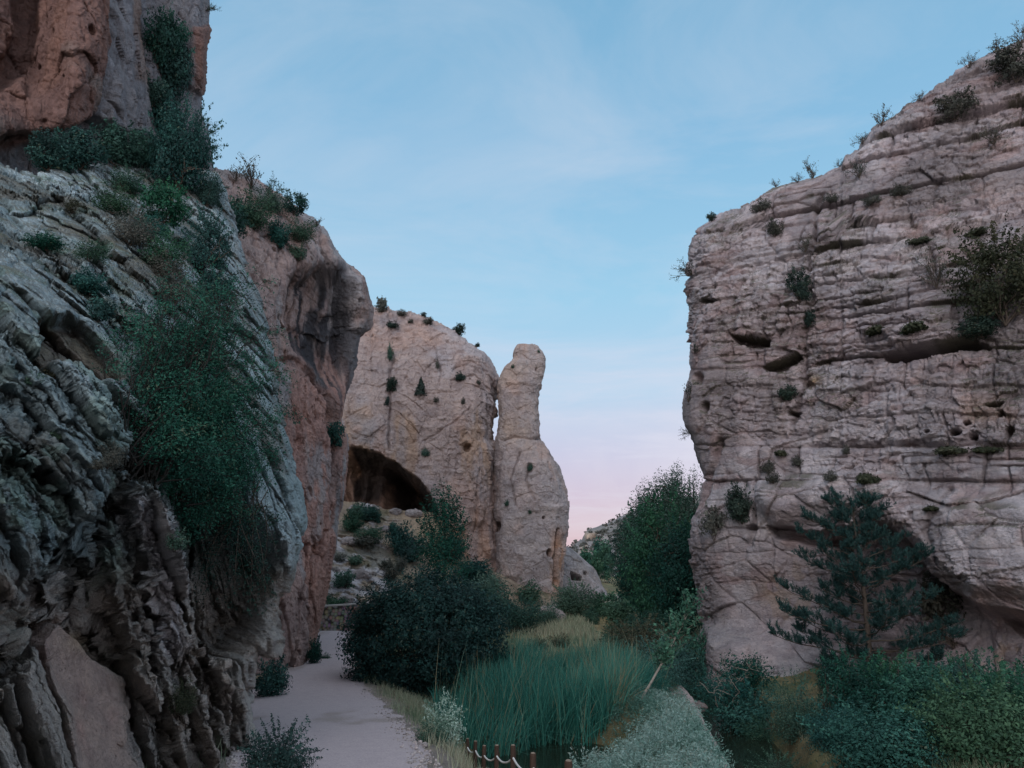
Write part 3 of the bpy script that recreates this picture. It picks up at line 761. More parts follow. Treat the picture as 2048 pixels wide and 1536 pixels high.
    c = mixv(c, (0.20, 0.14, 0.10), .75 * pmask(px, py, [(60, 655), (150, 668), (235, 765), (215, 778), (140, 750), (62, 748)], 6))
    c = mixv(c, (0.52, 0.395, 0.355), smooth_face * .9)
    c = mixv(c, (0.48, 0.29, 0.26), smooth_face * sstep(0, .25, n1 + .05) * .7)
    c = mixv(c, (0.40, 0.31, 0.17), .7 * np.exp(-(((px - 170) / 40) ** 2 + ((py - 1285) / 22) ** 2)))
    c = mixv(c, (0.58, 0.56, 0.60), .8 * np.exp(-(seg_dist(px, py, [(268, 1020), (300, 1100), (322, 1180), (330, 1300)]) / 22) ** 2))
    c = mixv(c, (0.33, 0.30, 0.30), sstep(420, 540, px) * sstep(700, 450, py) * .6)
    soil = sstep(.62, .85, s.FN[..., 2] + .2 * n2) * sstep(900, 500, py)
    c = mixv(c, (0.15, 0.13, 0.085), soil * .7)
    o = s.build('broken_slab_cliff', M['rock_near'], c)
    tag(o, 'near cliff of broken blue grey slabs dipping down to the path below the hanging shrub', 'cliff')
    return s


# ---------------------------------------------------------------- far rock with the cave
def cave_rock():
    R = [(1000, 600), (1000, 740), (994, 775), (991, 800), (986, 830), (983, 860), (983, 880), (992, 896), (996, 950), (998, 1000), (998, 1060), (998, 1110), (998, 1250)]
    S = [(500, 660), (640, 640), (700, 636), (740, 634), (746, 618), (776, 622), (778, 626), (820, 630), (860, 638), (880, 646), (915, 664), (935, 680), (955, 698), (970, 712), (984, 732), (992, 752), (999, 775)]
    pxs = [480, 640, 740, 850, 940, 1000]; pys = [620, 720, 820, 900, 1000, 1100, 1250]
    Y = [[112, 110, 109, 108, 108, 110], [107, 105, 103.5, 102.5, 102.5, 105], [104, 102.5, 101, 100, 100, 103], [103, 101.5, 100, 99.5, 99.5, 102.5], [103, 101, 100, 99, 99, 102], [102, 101, 99.5, 98.5, 98.5, 101.5], [102, 100, 98.5, 97.5, 97.5, 101]]
    s = Sheet(490, R, S, 1240, pxs, pys, Y, qi(520), qi(620), rr=(44, 5.0), rt=(34, 4.0), wr=26, wt=26, sm=0.03, warp=14)
    P, px, py = s.P, s.wx, s.wy
    D = 1.3 * fbm(P, .07, 4, off=71) + .5 * fbm(P, .28, 4, off=73, ridged=True) + chips(P, 3.2, 31, .5, .2) * .12 + chips(P, 1.3, 33, .6, .3) * .12 + .08 * fbm(P, 1.6, 4)
    # curved bedding that sweeps down to the foot of the gap
    ang = np.arctan2(px - 700, 980 - py)
    rad = np.hypot((px - 700), (py - 980) * 1.0)
    bw = rad / 17.0 + 1.2 * fbm(P, .14, 3, off=79)
    fr = bw - np.floor(bw); hb = HSH[np.floor(bw).astype(int) & 63, 5, 9]
    bm = sstep(-.1, .25, vnoise(P, .12, 6)) * sstep(760, 860, px)
    D += bm * (.30 * (1 - fr) * hb[..., 0] - .18 * np.exp(-(np.minimum(fr, 1 - fr) / .05) ** 2))
    D += pits(P, 3.6, 13, .8, .3, .13) + pits(P, 1.8, 15, .4, .2, .16)
    for pts, w, dp in (([(783, 700), (780, 760), (778, 800), (780, 870), (778, 900)], 3, .55), ([(874, 770), (872, 720), (868, 690)], 2, .35), ([(850, 880), (900, 850), (940, 820)], 2, .3), ([(905, 730), (945, 715), (975, 740)], 2, .4), ([(900, 760), (950, 745), (985, 790)], 2, .35), ([(960, 905), (955, 1000), (945, 1060)], 2, .4)):
        D -= dp * np.exp(-(seg_dist(px, py, pts) / w) ** 2)
    D -= 1.6 * (1 - sstep(.5, 1, np.hypot((px - 934) / 7, (py - 898) / 10)))
    D -= .9 * pmask(px, py, [(900, 1062), (985, 1040), (985, 1140), (905, 1140)], 12) * sstep(-.2, .3, fbm(P, .25, 3, off=83))
    s.D = D
    # the cave: a real hollow going back into the rock, deepest on the side away from the path
    cave = [(600, 915), (686, 895), (702, 893), (730, 903), (762, 912), (790, 918), (812, 934), (836, 958), (856, 982), (868, 1004), (876, 1040), (876, 1200), (600, 1200)]
    px, py = px + 5 * fbm(P, .5, 4, off=97), py + 6 * fbm(P, .5, 4, off=99)
    m = pmask(px, py, cave, 2.2)
    dist = np.where(inside(px, py, cave), seg_dist(px, py, cave[:11]), 0)
    deep = 15.0 * sstep(0, 34, dist) * (.42 + .58 * sstep(735, 800, px + 10 * vnoise(P, .3, 3)))
    s.shift[..., 1] = m * (1.8 + deep) + m * .8 * np.sin(px / 5.0 + 2 * vnoise(P, .3, 8)) * sstep(760, 700, px) * sstep(5, 20, dist)
    s.D = D * (1 - .3 * m)
    s.finish(lambda q: chips(q, .8, 37, .7, .5) * .15 * (1 + 1.2 * sstep(0, .3, fbm(q, .15, 3, off=95))) + .07 * fbm(q, .8, 5, ridged=True))
    n1 = fbm(P, .12, 4, off=85); n2 = fbm(P * np.array([1, 1, .3]), .35, 4, off=87); n3 = fbm(P, .6, 4, off=89)
    c = c3(P.shape[:2], (0.46, 0.372, 0.352))
    c = mixv(c, (0.475, 0.42, 0.425), sstep(-.02, .25, n1 + .2 * n3))
    c = mixv(c, (0.50, 0.335, 0.225), sstep(.02, .3, n2) * sstep(760, 860, py) * .65)
    c = mixv(c, (0.40, 0.345, 0.355), sstep(900, 1000, py + 40 * n1) * .6)
    c = mixv(c, (0.52, 0.30, 0.18), sstep(-.1, .25, n2 + .05) * pmask(px, py, [(880, 1040), (990, 1010), (990, 1140), (890, 1150)], 20) * .75)
    c = mixv(c, (0.37, 0.35, 0.375), pmask(px, py, [(690, 830), (770, 830), (790, 890), (700, 890)], 12) * sstep(-.2, .2, n2) * .7)
    c = mixv(c, (0.37, 0.335, 0.35), .65 * sstep(.06, .32, fbm(P * np.array([1, 1, .14]), .28, 4, off=111)))
    c = mixv(c, (0.48, 0.335, 0.285), .6 * sstep(.08, .3, fbm(P, .16, 4, off=113)))
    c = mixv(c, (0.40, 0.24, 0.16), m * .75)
    cave_shade = m * sstep(-.15, .2, fbm(P * np.array([1, 1, .5]), .3, 4, off=91) + .6 * sstep(728, 780, px) - .06) * (1 - .8 * sstep(980, 1010, py) * sstep(760, 720, px))  # mask for the cave's inner darkness, shade painted into the stone colour
    c = mixv(c, (0.05, 0.045, 0.045), cave_shade * .92)
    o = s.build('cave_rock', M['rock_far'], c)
    tag(o, 'rounded pinkish rock dome with a wide dark cave at its foot', 'rock dome')
    return s


def pinnacle():
    Lp = [(1050, 690), (1036, 693), (1031, 702), (1030, 718), (1022, 728), (1010, 740), (1002, 756), (998, 778), (997, 800), (998, 830), (996, 860), (993, 880), (989, 900), (988, 950), (989, 1000), (990, 1060), (988, 1120), (990, 1240)]
    Rp = [(1052, 690), (1066, 694), (1078, 702), (1086, 716), (1087, 735), (1085, 752), (1079, 775), (1076, 800), (1077, 835), (1080, 862), (1079, 876), (1088, 892), (1100, 915), (1114, 938), (1124, 968), (1131, 1005), (1133, 1050), (1129, 1100), (1124, 1150), (1120, 1190), (1120, 1240)]
    nt, nu = qi(620), qi(560)
    t = np.linspace(0, 1, nt)
    py = 690.2 + (1240 - 690.2) * t ** 1.25
    l = lerp_poly(Lp, py, 1); r = lerp_poly(Rp, py, 1)
    l = blur(l[:, None], 3, 0)[:, 0]; r = blur(r[:, None], 3, 0)[:, 0]
    l[0] = r[0] = (l[0] + r[0]) / 2
    Y0 = 105.0
    A = world(l, py, Y0); Bq = world(r, py, Y0)
    c0 = (A + Bq) / 2; hw = (Bq[:, 0] - A[:, 0]) / 2
    th = np.linspace(0, 2 * np.pi, nu, endpoint=False)
    e = 0.72
    cx = np.sign(np.cos(th)) * np.abs(np.cos(th)) ** e; sy = np.sign(np.sin(th)) * np.abs(np.sin(th)) ** e
    P = np.zeros((nt, nu, 3))
    P[..., 0] = c0[:, None, 0] + hw[:, None] * cx; P[..., 1] = Y0 - 0.95 * hw[:, None] * sy; P[..., 2] = c0[:, None, 2]
    px, py2 = project(P)
    a = np.gradient(P, axis=0); b = np.roll(P, -1, 1) - np.roll(P, 1, 1)
    N = np.cross(a, b); N /= np.linalg.norm(N, axis=-1, keepdims=True) + 1e-9
    out = np.stack([P[..., 0] - c0[:, None, 0], P[..., 1] - Y0, 0 * P[..., 0]], -1)
    N *= np.sign((N * out).sum(-1, keepdims=True) + 1e-9)
    s = Sheet.__new__(Sheet); s.P, s.N, s.G, s.px, s.py = P, N, N, px, py2; s.shift = np.zeros_like(P)
    fr_ = P[..., 1] < Y0
    D = .5 * fbm(P, .12, 4, off=101) + .35 * fbm(P, .35, 4, off=103, ridged=True) + chips(P, 2.4, 41, .5, .2) * .11 + chips(P, 1.0, 43, .6, .3) * .12 + .07 * fbm(P, 1.7, 4)
    D += (pits(P, 2.6, 23, .6, .3, .14) + pits(P, 1.3, 25, .3, .2, .18)) * sstep(0, .05, t)[:, None]
    for pts, w, dp in (([(1002, 880), (1030, 872), (1060, 878), (1080, 876)], 2, .5), ([(1060, 930), (1052, 960), (1070, 1000)], 2, .5), ([(1096, 925), (1110, 960)], 2, .4), ([(1040, 905), (1020, 960), (1030, 1010)], 2, .4), ([(1116, 1060), (1110, 1120), (1112, 1180)], 3, 1.0)):
        D -= dp * np.exp(-(seg_dist(px, py2, pts) / w) ** 2) * fr_
    for x, y, rx, ry, dp in ((993, 1054, 10, 12, 2.0), (1098, 1106, 6, 10, 1.8), (1111, 1165, 8, 12, 2.0), (1060, 932, 6, 9, .8), (1088, 1035, 4, 4, .8)):
        D -= dp * (1 - sstep(.5, 1, np.hypot((px - x) / rx, (py2 - y) / ry))) * fr_
    s.D = D * sstep(0, .02, t)[:, None]
    s.finish()
    n1 = fbm(P, .14, 4, off=105); n2 = fbm(P * np.array([1, 1, .3]), .35, 4, off=107); n3 = fbm(P, .7, 4, off=109)
    c = c3(P.shape[:2], (0.45, 0.38, 0.37))
    c = mixv(c, (0.49, 0.385, 0.325), sstep(920, 860, py2 + 30 * n1) * sstep(-.3, .15, n1 + .1) * .8)
    c = mixv(c, (0.42, 0.385, 0.395), sstep(-.1, .2, n2 + .2 * n3 - .05) * sstep(880, 960, py2) * .7)
    c = mixv(c, (0.54, 0.30, 0.18), sstep(1096, 1112, px + 5 * n2) * sstep(1040, 1100, py2) * .8)
    c = mixv(c, (0.40, 0.36, 0.37), .6 * sstep(.06, .32, fbm(P * np.array([1, 1, .14]), .28, 4, off=115)))
    c = mixv(c, (0.49, 0.345, 0.29), .5 * sstep(.08, .3, fbm(P, .2, 4, off=117)))
    c = mixv(c, (0.42, 0.38, 0.38), sstep(.05, .3, n3) * .5)
    n, m = P.shape[:2]
    V = s.P.reshape(-1, 3)
    o = link('rock_pinnacle', mesh('rock_pinnacle', V, grid_faces(n, m, True), M['rock_far'], None, True, {'Col': c.reshape(-1, 3)}))
    tag(o, 'slender bottle shaped rock pinnacle standing beside the cave rock across a narrow gap', 'rock pinnacle')
    return s


def outcrop():
    R = [(1130, 1060), (1140, 1096), (1160, 1110), (1178, 1128), (1190, 1145), (1202, 1165), (1216, 1185), (1225, 1240)]
    S = [(1090, 1090), (1128, 1092), (1142, 1098), (1162, 1112), (1178, 1128), (1192, 1146), (1204, 1166), (1218, 1186)]
    s = Sheet(1092, R, S, 1240, [1090, 1150, 1230], [1090, 1150, 1240], [[112, 113, 116], [109, 110, 113], [106, 106, 108]], qi(170), qi(150), rr=(26, 2.5), rt=(18, 2), wr=10, wt=12, nw=16)
    P, px, py = s.P, s.wx, s.wy
    s.D = .6 * fbm(P, .2, 4, off=121) + chips(P, 1.6, 51, .5, .25) * .2 + .2 * fbm(P, .7, 4, ridged=True)
    s.D -= 3.0 * pmask(px, py, [(1141, 1144), (1150, 1146), (1164, 1152), (1162, 1158), (1144, 1158)], 2)
    s.D -= 1.0 * (1 - sstep(.5, 1, np.hypot((px - 1172) / 4, (py - 1146) / 4)))
    s.finish()
    c = mixv(c3(P.shape[:2], (0.38, 0.36, 0.37)), (0.30, 0.28, 0.28), sstep(0, .3, fbm(P, .5, 4, off=125)))
    o = s.build('rock_outcrop', M['rock_far'], c)
    tag(o, 'low sloping grey outcrop with a small cave mouth at the foot of the pinnacle', 'rock outcrop')
    return s
# ------------------------------------------------------------------ plants
def unit(v):
    return v / (np.linalg.norm(v, axis=-1, keepdims=True) + 1e-9)


def leaf_quads(C, Nn, size, asp, r):
    n = len(C)
    U = unit(np.cross(Nn, r.normal(size=(n, 3)))); W = np.cross(Nn, U)
    s = (size * .5 * r.uniform(.4, 1.6, (n, 1)))
    V = np.stack([C + U * s, C + W * s * asp, C - U * s, C - W * s * asp], 1)
    return V.reshape(-1, 3), np.arange(4 * n).reshape(n, 4)


def clumped(r, n, nc, shape, cr, fill=.45, flat=1.0, keep=None):
    """leaf positions gathered in clumps through an ellipsoid; returns points, outward normals, clump tone"""
    d = unit(r.normal(size=(nc * 3, 3)))
    cen = d * (r.uniform(fill ** 3, 1, (nc * 3, 1)) ** (1 / 3))
    if keep is not None: cen = cen[keep(cen)]
    cen = cen[:nc]; nc = len(cen)
    size = r.uniform(.55, 1.3, nc)
    w = size ** 2; k = r.choice(nc, n, p=w / w.sum())
    off = r.normal(size=(n, 3)); off = unit(off) * np.minimum(np.linalg.norm(off, axis=1, keepdims=True), 1.9)
    p = cen[k] * np.array(shape) + off * (cr * size[k])[:, None] * np.array([1, 1, flat])
    nrm = unit(unit(p) * .7 + off * .5 + np.array([0, 0, .5]) + r.normal(size=(n, 3)) * .55)
    tone = np.clip(r.uniform(.25, .75, nc)[k] + r.normal(size=n) * .16, 0, 1)
    return p, nrm, tone


def bez(a, b, bend, n=6):
    t = np.linspace(0, 1, n)[:, None]
    a = np.asarray(a, float); b = np.asarray(b, float)
    m = (a + b) / 2 + bend
    return (1 - t) ** 2 * a + 2 * t * (1 - t) * m + t * t * b


def branches(mb, r, start, dirv, length, rad, lev, mi=1, kids=3, spread=.7, sides=4, tips=None, curl=.25, up=.1):
    n = 5
    pts = [np.array(start, float)]; d = unit(np.array(dirv, float))
    for i in range(n):
        d = unit(d + r.normal(size=3) * curl + np.array([0, 0, up]))
        pts.append(pts[-1] + d * length / n)
    mb.tube(pts, np.linspace(rad, rad * .45, n + 1), sides, mi, r.uniform(.2, .8), cap=False)
    if tips is not None:
        for k in range(1 if lev > 0 else 2, n + 1): tips.append((pts[k], d, lev))
    if lev > 0:
        for _ in range(kids):
            k = r.integers(2, n + 1)
            branches(mb, r, pts[k], unit(d + r.normal(size=3) * spread), length * r.uniform(.5, .75), rad * .55, lev - 1, mi, kids, spread, sides, tips, curl, up)


def blades(r, base, dirs, length, width, bend, seg=3):
    """curved tapering blades; base (n,3), dirs lean (n,2)"""
    n = len(base)
    L = length if np.ndim(length) else np.full(n, length)
    a = r.uniform(0, 2 * np.pi, n); side = np.stack([np.cos(a), np.sin(a), 0 * a], -1)
    V = []
    for k in range(seg + 1):
        t = k / seg
        q = np.zeros((n, 3)); q[:, :2] = dirs * (t * .35 + bend * t ** 2.2)[..., None] * L[:, None] if np.ndim(bend) else dirs * (t * .35 + bend * t ** 2.2) * L[:, None]
        dr = np.linalg.norm(q[:, :2], axis=1)
        q[:, 2] = np.sqrt(np.maximum((L * t) ** 2 - (dr * .8) ** 2, .05 * (L * t) ** 2))
        w = width * (1 - t ** 1.5 * .92) * .5
        w = w[:, None] if np.ndim(w) else w
        V += [base + q - side * w, base + q + side * w]
    V = np.stack(V, 1); m = 2 * (seg + 1)
    o = (np.arange(n) * m)[:, None, None]
    f = np.array([[2 * k, 2 * k + 1, 2 * k + 3, 2 * k + 2] for k in range(seg)])[None]
    return V.reshape(-1, 3), (f + o).reshape(-1, 4), m


PROTO = {}
SZ = {'s': (1500, .17, 14), 'm': (4600, .095, 34), 'l': (14000, .052, 80), 'x': (46000, .030, 190)}


def crown_mesh(kind, size, var, leafm):
    r = np.random.default_rng(abs(hash_s(kind + size)) % 9999 + var * 31)
    n, lf, nc = SZ[size]
    mb = MB()
    if kind == 'leafy':
        p, nn, t = clumped(r, n, int(nc * .75), (.86, .86, .72), .32 if size == 's' else .24, .3)
        p[:, 2] += .68; k = p[:, 2] > .0
    elif kind == 'loose':
        p, nn, t = clumped(r, int(n * .62), nc, (.9, .9, .8), .26 if size == 's' else .15, .25)
        p[:, 2] += .78; k = p[:, 2] > .05
    elif kind == 'fine':
        p, nn, t = clumped(r, int(n * 1.2), nc * 2, (.85, .85, .62), .22, .2, 1.6); lf *= .7
        p[:, 2] += .6; k = p[:, 2] > .02
    elif kind == 'juniper':
        h = r.uniform(0, 1, n) ** 1.25; a = r.uniform(0, 2 * np.pi, n)
        lobes = .75 + .3 * np.sin(a * 3 + h * 9 + var) * np.sin(h * 17 + a * 2)
        R_ = (1 - h) ** .8 * lobes * r.uniform(.55, 1, n) ** .5
        p = np.stack([R_ * np.cos(a), R_ * np.sin(a), h * 2.3 + .05 + .08 * r.normal(size=n)], -1)
        nn = unit(np.stack([np.cos(a), np.sin(a), .5 + 0 * a], -1) + r.normal(size=(n, 3)) * .6); t = np.clip(.5 + .25 * np.sin(a * 3 + h * 9 + var) + r.normal(size=n) * .15, 0, 1); k = p[:, 2] > 0
    elif kind == 'mat':
        p, nn, t = clumped(r, n, nc, (.9, .6, .16), .22, .1, .5); p[:, 2] += .08; k = p[:, 2] > -.1
    elif kind == 'column':
        p, nn, t = clumped(r, n, nc * 2, (.8, .8, 2.4), .26 if size in 'sm' else .2, .2, 1.3)
        p[:, :2] *= (1.08 - .34 * np.clip((p[:, 2] + 2.4) / 4.8, 0, 1.2) ** 1.8)[:, None]
        p[:, 2] += 2.7; k = p[:, 2] > .2
    elif kind == 'crown':
        p, nn, t = clumped(r, n, nc, (.9, .9, 1.15), .26 if size in 'sm' else .19, .35)
        p[:, 2] += 1.45; k = p[:, 2] > .15
    p, nn, t = p[k], nn[k], t[k]
    if kind in ('leafy', 'loose', 'fine', 'crown', 'column'):       # straggling shoots break the outline
        ns = {'s': 16, 'm': 30, 'l': 60, 'x': 120}[size]; m = n // 6
        lo, hi = p.min(0), p.max(0); cen = (lo + hi) / 2; R_ = (hi - lo) / 2 * .88
        d = unit(r.normal(size=(ns, 3)) + np.array([0, 0, .45])); ii = r.integers(0, ns, m); f = r.uniform(.6, 1, m) * (r.uniform(.9, 1.08, ns) if kind == 'column' else r.uniform(.95, 1.34, ns))[ii]
        q = cen + d[ii] * R_ * f[:, None] + np.array([0, 0, 1]) * (.10 * f ** 2)[:, None] + r.normal(size=(m, 3)) * lf * .45
        q = q[q[:, 2] > .05] if kind != 'column' else q
        p = np.concatenate([p, q]); nn = np.concatenate([nn, unit(r.normal(size=(len(q), 3)) + [0, 0, .5])]); t = np.concatenate([t, np.clip(r.uniform(.3, .95, ns)[ii][:len(q)], 0, 1)])
    V, F = leaf_quads(p, nn, lf * 1.25, .5, r)
    mb.add(V, F, 0, np.repeat(t, 4))
    return mb.data('foliage', [leafm])


def hash_s(s):
    v = 7
    for ch in s: v = (v * 131 + ord(ch)) % 1000003
    return v


def stem_mesh(kind, size, var):
    r = np.random.default_rng(hash_s(kind) % 997 + var * 13)
    mb = MB()
    if kind in ('column', 'crown', 'juniper'):
        h = {'column': 4.6, 'crown': 2.0, 'juniper': 1.9}[kind]
        pts = np.stack([.05 * r.normal(size=8).cumsum() * .5, .05 * r.normal(size=8).cumsum() * .5, np.linspace(-.1, h, 8)], -1); pts[0, :2] = pts[1, :2] = 0
        mb.tube(pts, np.linspace(.075, .018, 8), 7, 0)
        for i in range(14):
            k = r.integers(2, 7); a = r.uniform(0, 6.28)
            branches(mb, r, pts[k], (math.cos(a), math.sin(a), .9), .7, .028, 1, 0, 2, .6, 4)
    else:
        for i in range(7):
            a = i * .9 + r.uniform(-.3, .3)
            branches(mb, r, (0, 0, -.08), (math.cos(a) * .8, math.sin(a) * .8, 1), .85, .03, 1, 0, 3, .6, 4)
    return mb.data('stem', [M['bark']])


def single_mesh(kind, size, var, leafm):
    """small plant whose stems and leaves are one mesh"""
    r = np.random.default_rng(hash_s(kind + size) % 9973 + var * 17)
    mb = MB()
    if kind == 'twiggy':
        tips = []
        for i in range(9):
            a = r.uniform(0, 6.28)
            branches(mb, r, (0, 0, -.1), (math.cos(a) * .75, math.sin(a) * .75, 1.1), r.uniform(.7, 1.15), .030, 1, 1, 4, .55, 3, tips, .18, .08)
        P = np.array([q[0] for q in tips]); n = 420
        P = P[r.integers(0, len(P), n)] + r.normal(size=(n, 3)) * .07
        V, F = leaf_quads(P, unit(r.normal(size=(n, 3)) + [0, 0, .4]), .10, .5, r)
        mb.add(V, F, 0, np.repeat(r.uniform(.2, .9, n), 4))
    elif kind == 'tuft':
        n = 260; a = r.uniform(0, 6.28, n); q = r.uniform(.1, 1, n)
        b = np.zeros((n, 3)); b[:, 0] = np.cos(a) * .16 * q; b[:, 1] = np.sin(a) * .16 * q; b[:, 2] = -.05
        V, F, m = blades(r, b, np.stack([np.cos(a), np.sin(a)], -1) * (q * .9)[:, None], r.uniform(.6, 1.1, n), .05, .55)
        mb.add(V, F, 0, np.repeat(r.uniform(.1, .95, n), m))
    else:
        mesh_c = crown_mesh(kind, size, var, leafm)
        for i in range(5):
            a = i * 1.3 + r.uniform(-.3, .3)
            branches(mb, r, (0, 0, -.1), (math.cos(a) * .7, math.sin(a) * .7, 1), .8, .03, 1, 1, 2, .6, 3)
        co = np.zeros(len(mesh_c.vertices) * 3, F4); mesh_c.vertices.foreach_get('co', co)
        tn = np.zeros(len(mesh_c.vertices), F4); mesh_c.attributes['tone'].data.foreach_get('value', tn)
        mb.add(co.reshape(-1, 3), np.arange(len(co) // 3).reshape(-1, 4), 0, tn)
        bpy.data.meshes.remove(mesh_c)
    return mb.data(kind + '_plant', [leafm, M['bark']])


NAME = {'leafy': 'shrub', 'loose': 'shrub', 'fine': 'shrub', 'twiggy': 'twiggy_shrub', 'tuft': 'grass_tuft', 'mat': 'cushion_plant', 'juniper': 'juniper_tree', 'column': 'poplar_tree', 'crown': 'tree'}
CAT = {'leafy': 'shrub', 'loose': 'shrub', 'fine': 'shrub', 'twiggy': 'shrub', 'tuft': 'grass tuft', 'mat': 'plant', 'juniper': 'tree', 'column': 'tree', 'crown': 'tree'}


def plant(kind, size, leaf, loc, r, label, h=1.0, var=0, rz=None, group=None, parts=None, name=None, lean=(0, 0)):
    """one plant of radius r metres at loc; big ones are an Empty with crown and stem or trunk children"""
    if parts is None: parts = size in 'lx'
    name = name or NAME[kind]; rz = random.uniform(0, 6.28) if rz is None else rz
    if parts:
        key = (kind, size, leaf, var)
        if key not in PROTO:
            PROTO[key] = (crown_mesh(kind, size, var, M[leaf]), stem_mesh(kind, size, var))
        o = empty(name, loc, rz)
        tree = kind in ('column', 'crown', 'juniper')
        link('crown' if tree else 'foliage', PROTO[key][0], o)
        link('trunk' if tree else 'stem', PROTO[key][1], o)
    else:
        key = (kind, size, leaf, var, 1)
        if key not in PROTO: PROTO[key] = single_mesh(kind, size, var, M[leaf])
        o = link(name, PROTO[key], None, loc)
    o.rotation_euler = (lean[0], lean[1], rz)
    o.scale = (r, r, r * h)
    return tag(o, label, CAT[kind], group)


# ------------------------------------------------------------------ ground
PATH = np.array([(-0.3, -6, 3.6, 1.4), (-0.5, -1, 3.4, 1.4), (-1.3, 6, 2.8, 1.4), (-2.6, 12.3, 2.15, 1.45), (-4.6, 20, 1.3, 2.1), (-6.9, 28, .55, 2.5), (-8.3, 34, .45, 2.0), (-9.4, 41, .5, 1.5), (-11.1, 49, .65, 1.35), (-12.6, 57, .85, 1.3), (-11.5, 63, .95, 1.3), (-8, 68, 1.1, 1.2)])
_py = PATH[:10]


def path_at(y):
    return tuple(np.interp(y, _py[:, 1], _py[:, k]) for k in (0, 2, 3))


RIV = np.array([(4.2, -4), (5.0, 8), (6.1, 16), (7.2, 24), (8.3, 31), (9.3, 38), (10.0, 44), (9.6, 52), (8.5, 62), (9, 80)])


def ground_z(x, y):
    x = np.asarray(x, float); y = np.asarray(y, float)
    xc, zp, hw = path_at(y)
    dx = x - xc
    zv = np.interp(y, [-10, 4, 10, 18, 60, 90, 120, 200, 900], [-.6, -.6, -.5, -.35, -.15, .2, 1.4, 2.0, 4.0])
    w = 1 - sstep(hw + .2, hw + 2.6 + 1.2 * sstep(22, 40, y), dx)
    fade = 1 - sstep(56, 64, y)
    z = zv + (zp - zv) * w * fade + .8 * sstep(58, 72, y) * sstep(4, -10, x)
    P = np.stack([x, y, 0 * x], -1)
    z = z + .10 * fbm(P, .35, 3, off=200) * (1 - .8 * (np.abs(dx) < hw)) + .03 * fbm(P, 1.8, 3, off=204) * (np.abs(dx) > hw)
    # bank with the pale shrubs between pond and channel
    z = z + .55 * np.exp(-((x - 4.6) / 1.6) ** 2) * sstep(12, 20, y) * (1 - sstep(30, 38, y))
    xr = np.interp(y, RIV[:, 1], RIV[:, 0]); rw = 1.5
    z = z - 1.25 * (1 - sstep(rw * .75, rw * 1.15, np.abs(x - xr))) * sstep(52, 42, y)
    z = z + .5 * sstep(xr + 1.8, xr + 6.0, x) * sstep(70, 50, y)
    z = z - .75 * (1 - sstep(.55, 1.1, np.hypot((x - 1.6) / 3.2, (y - 25.3) / 3.6)))
    return z


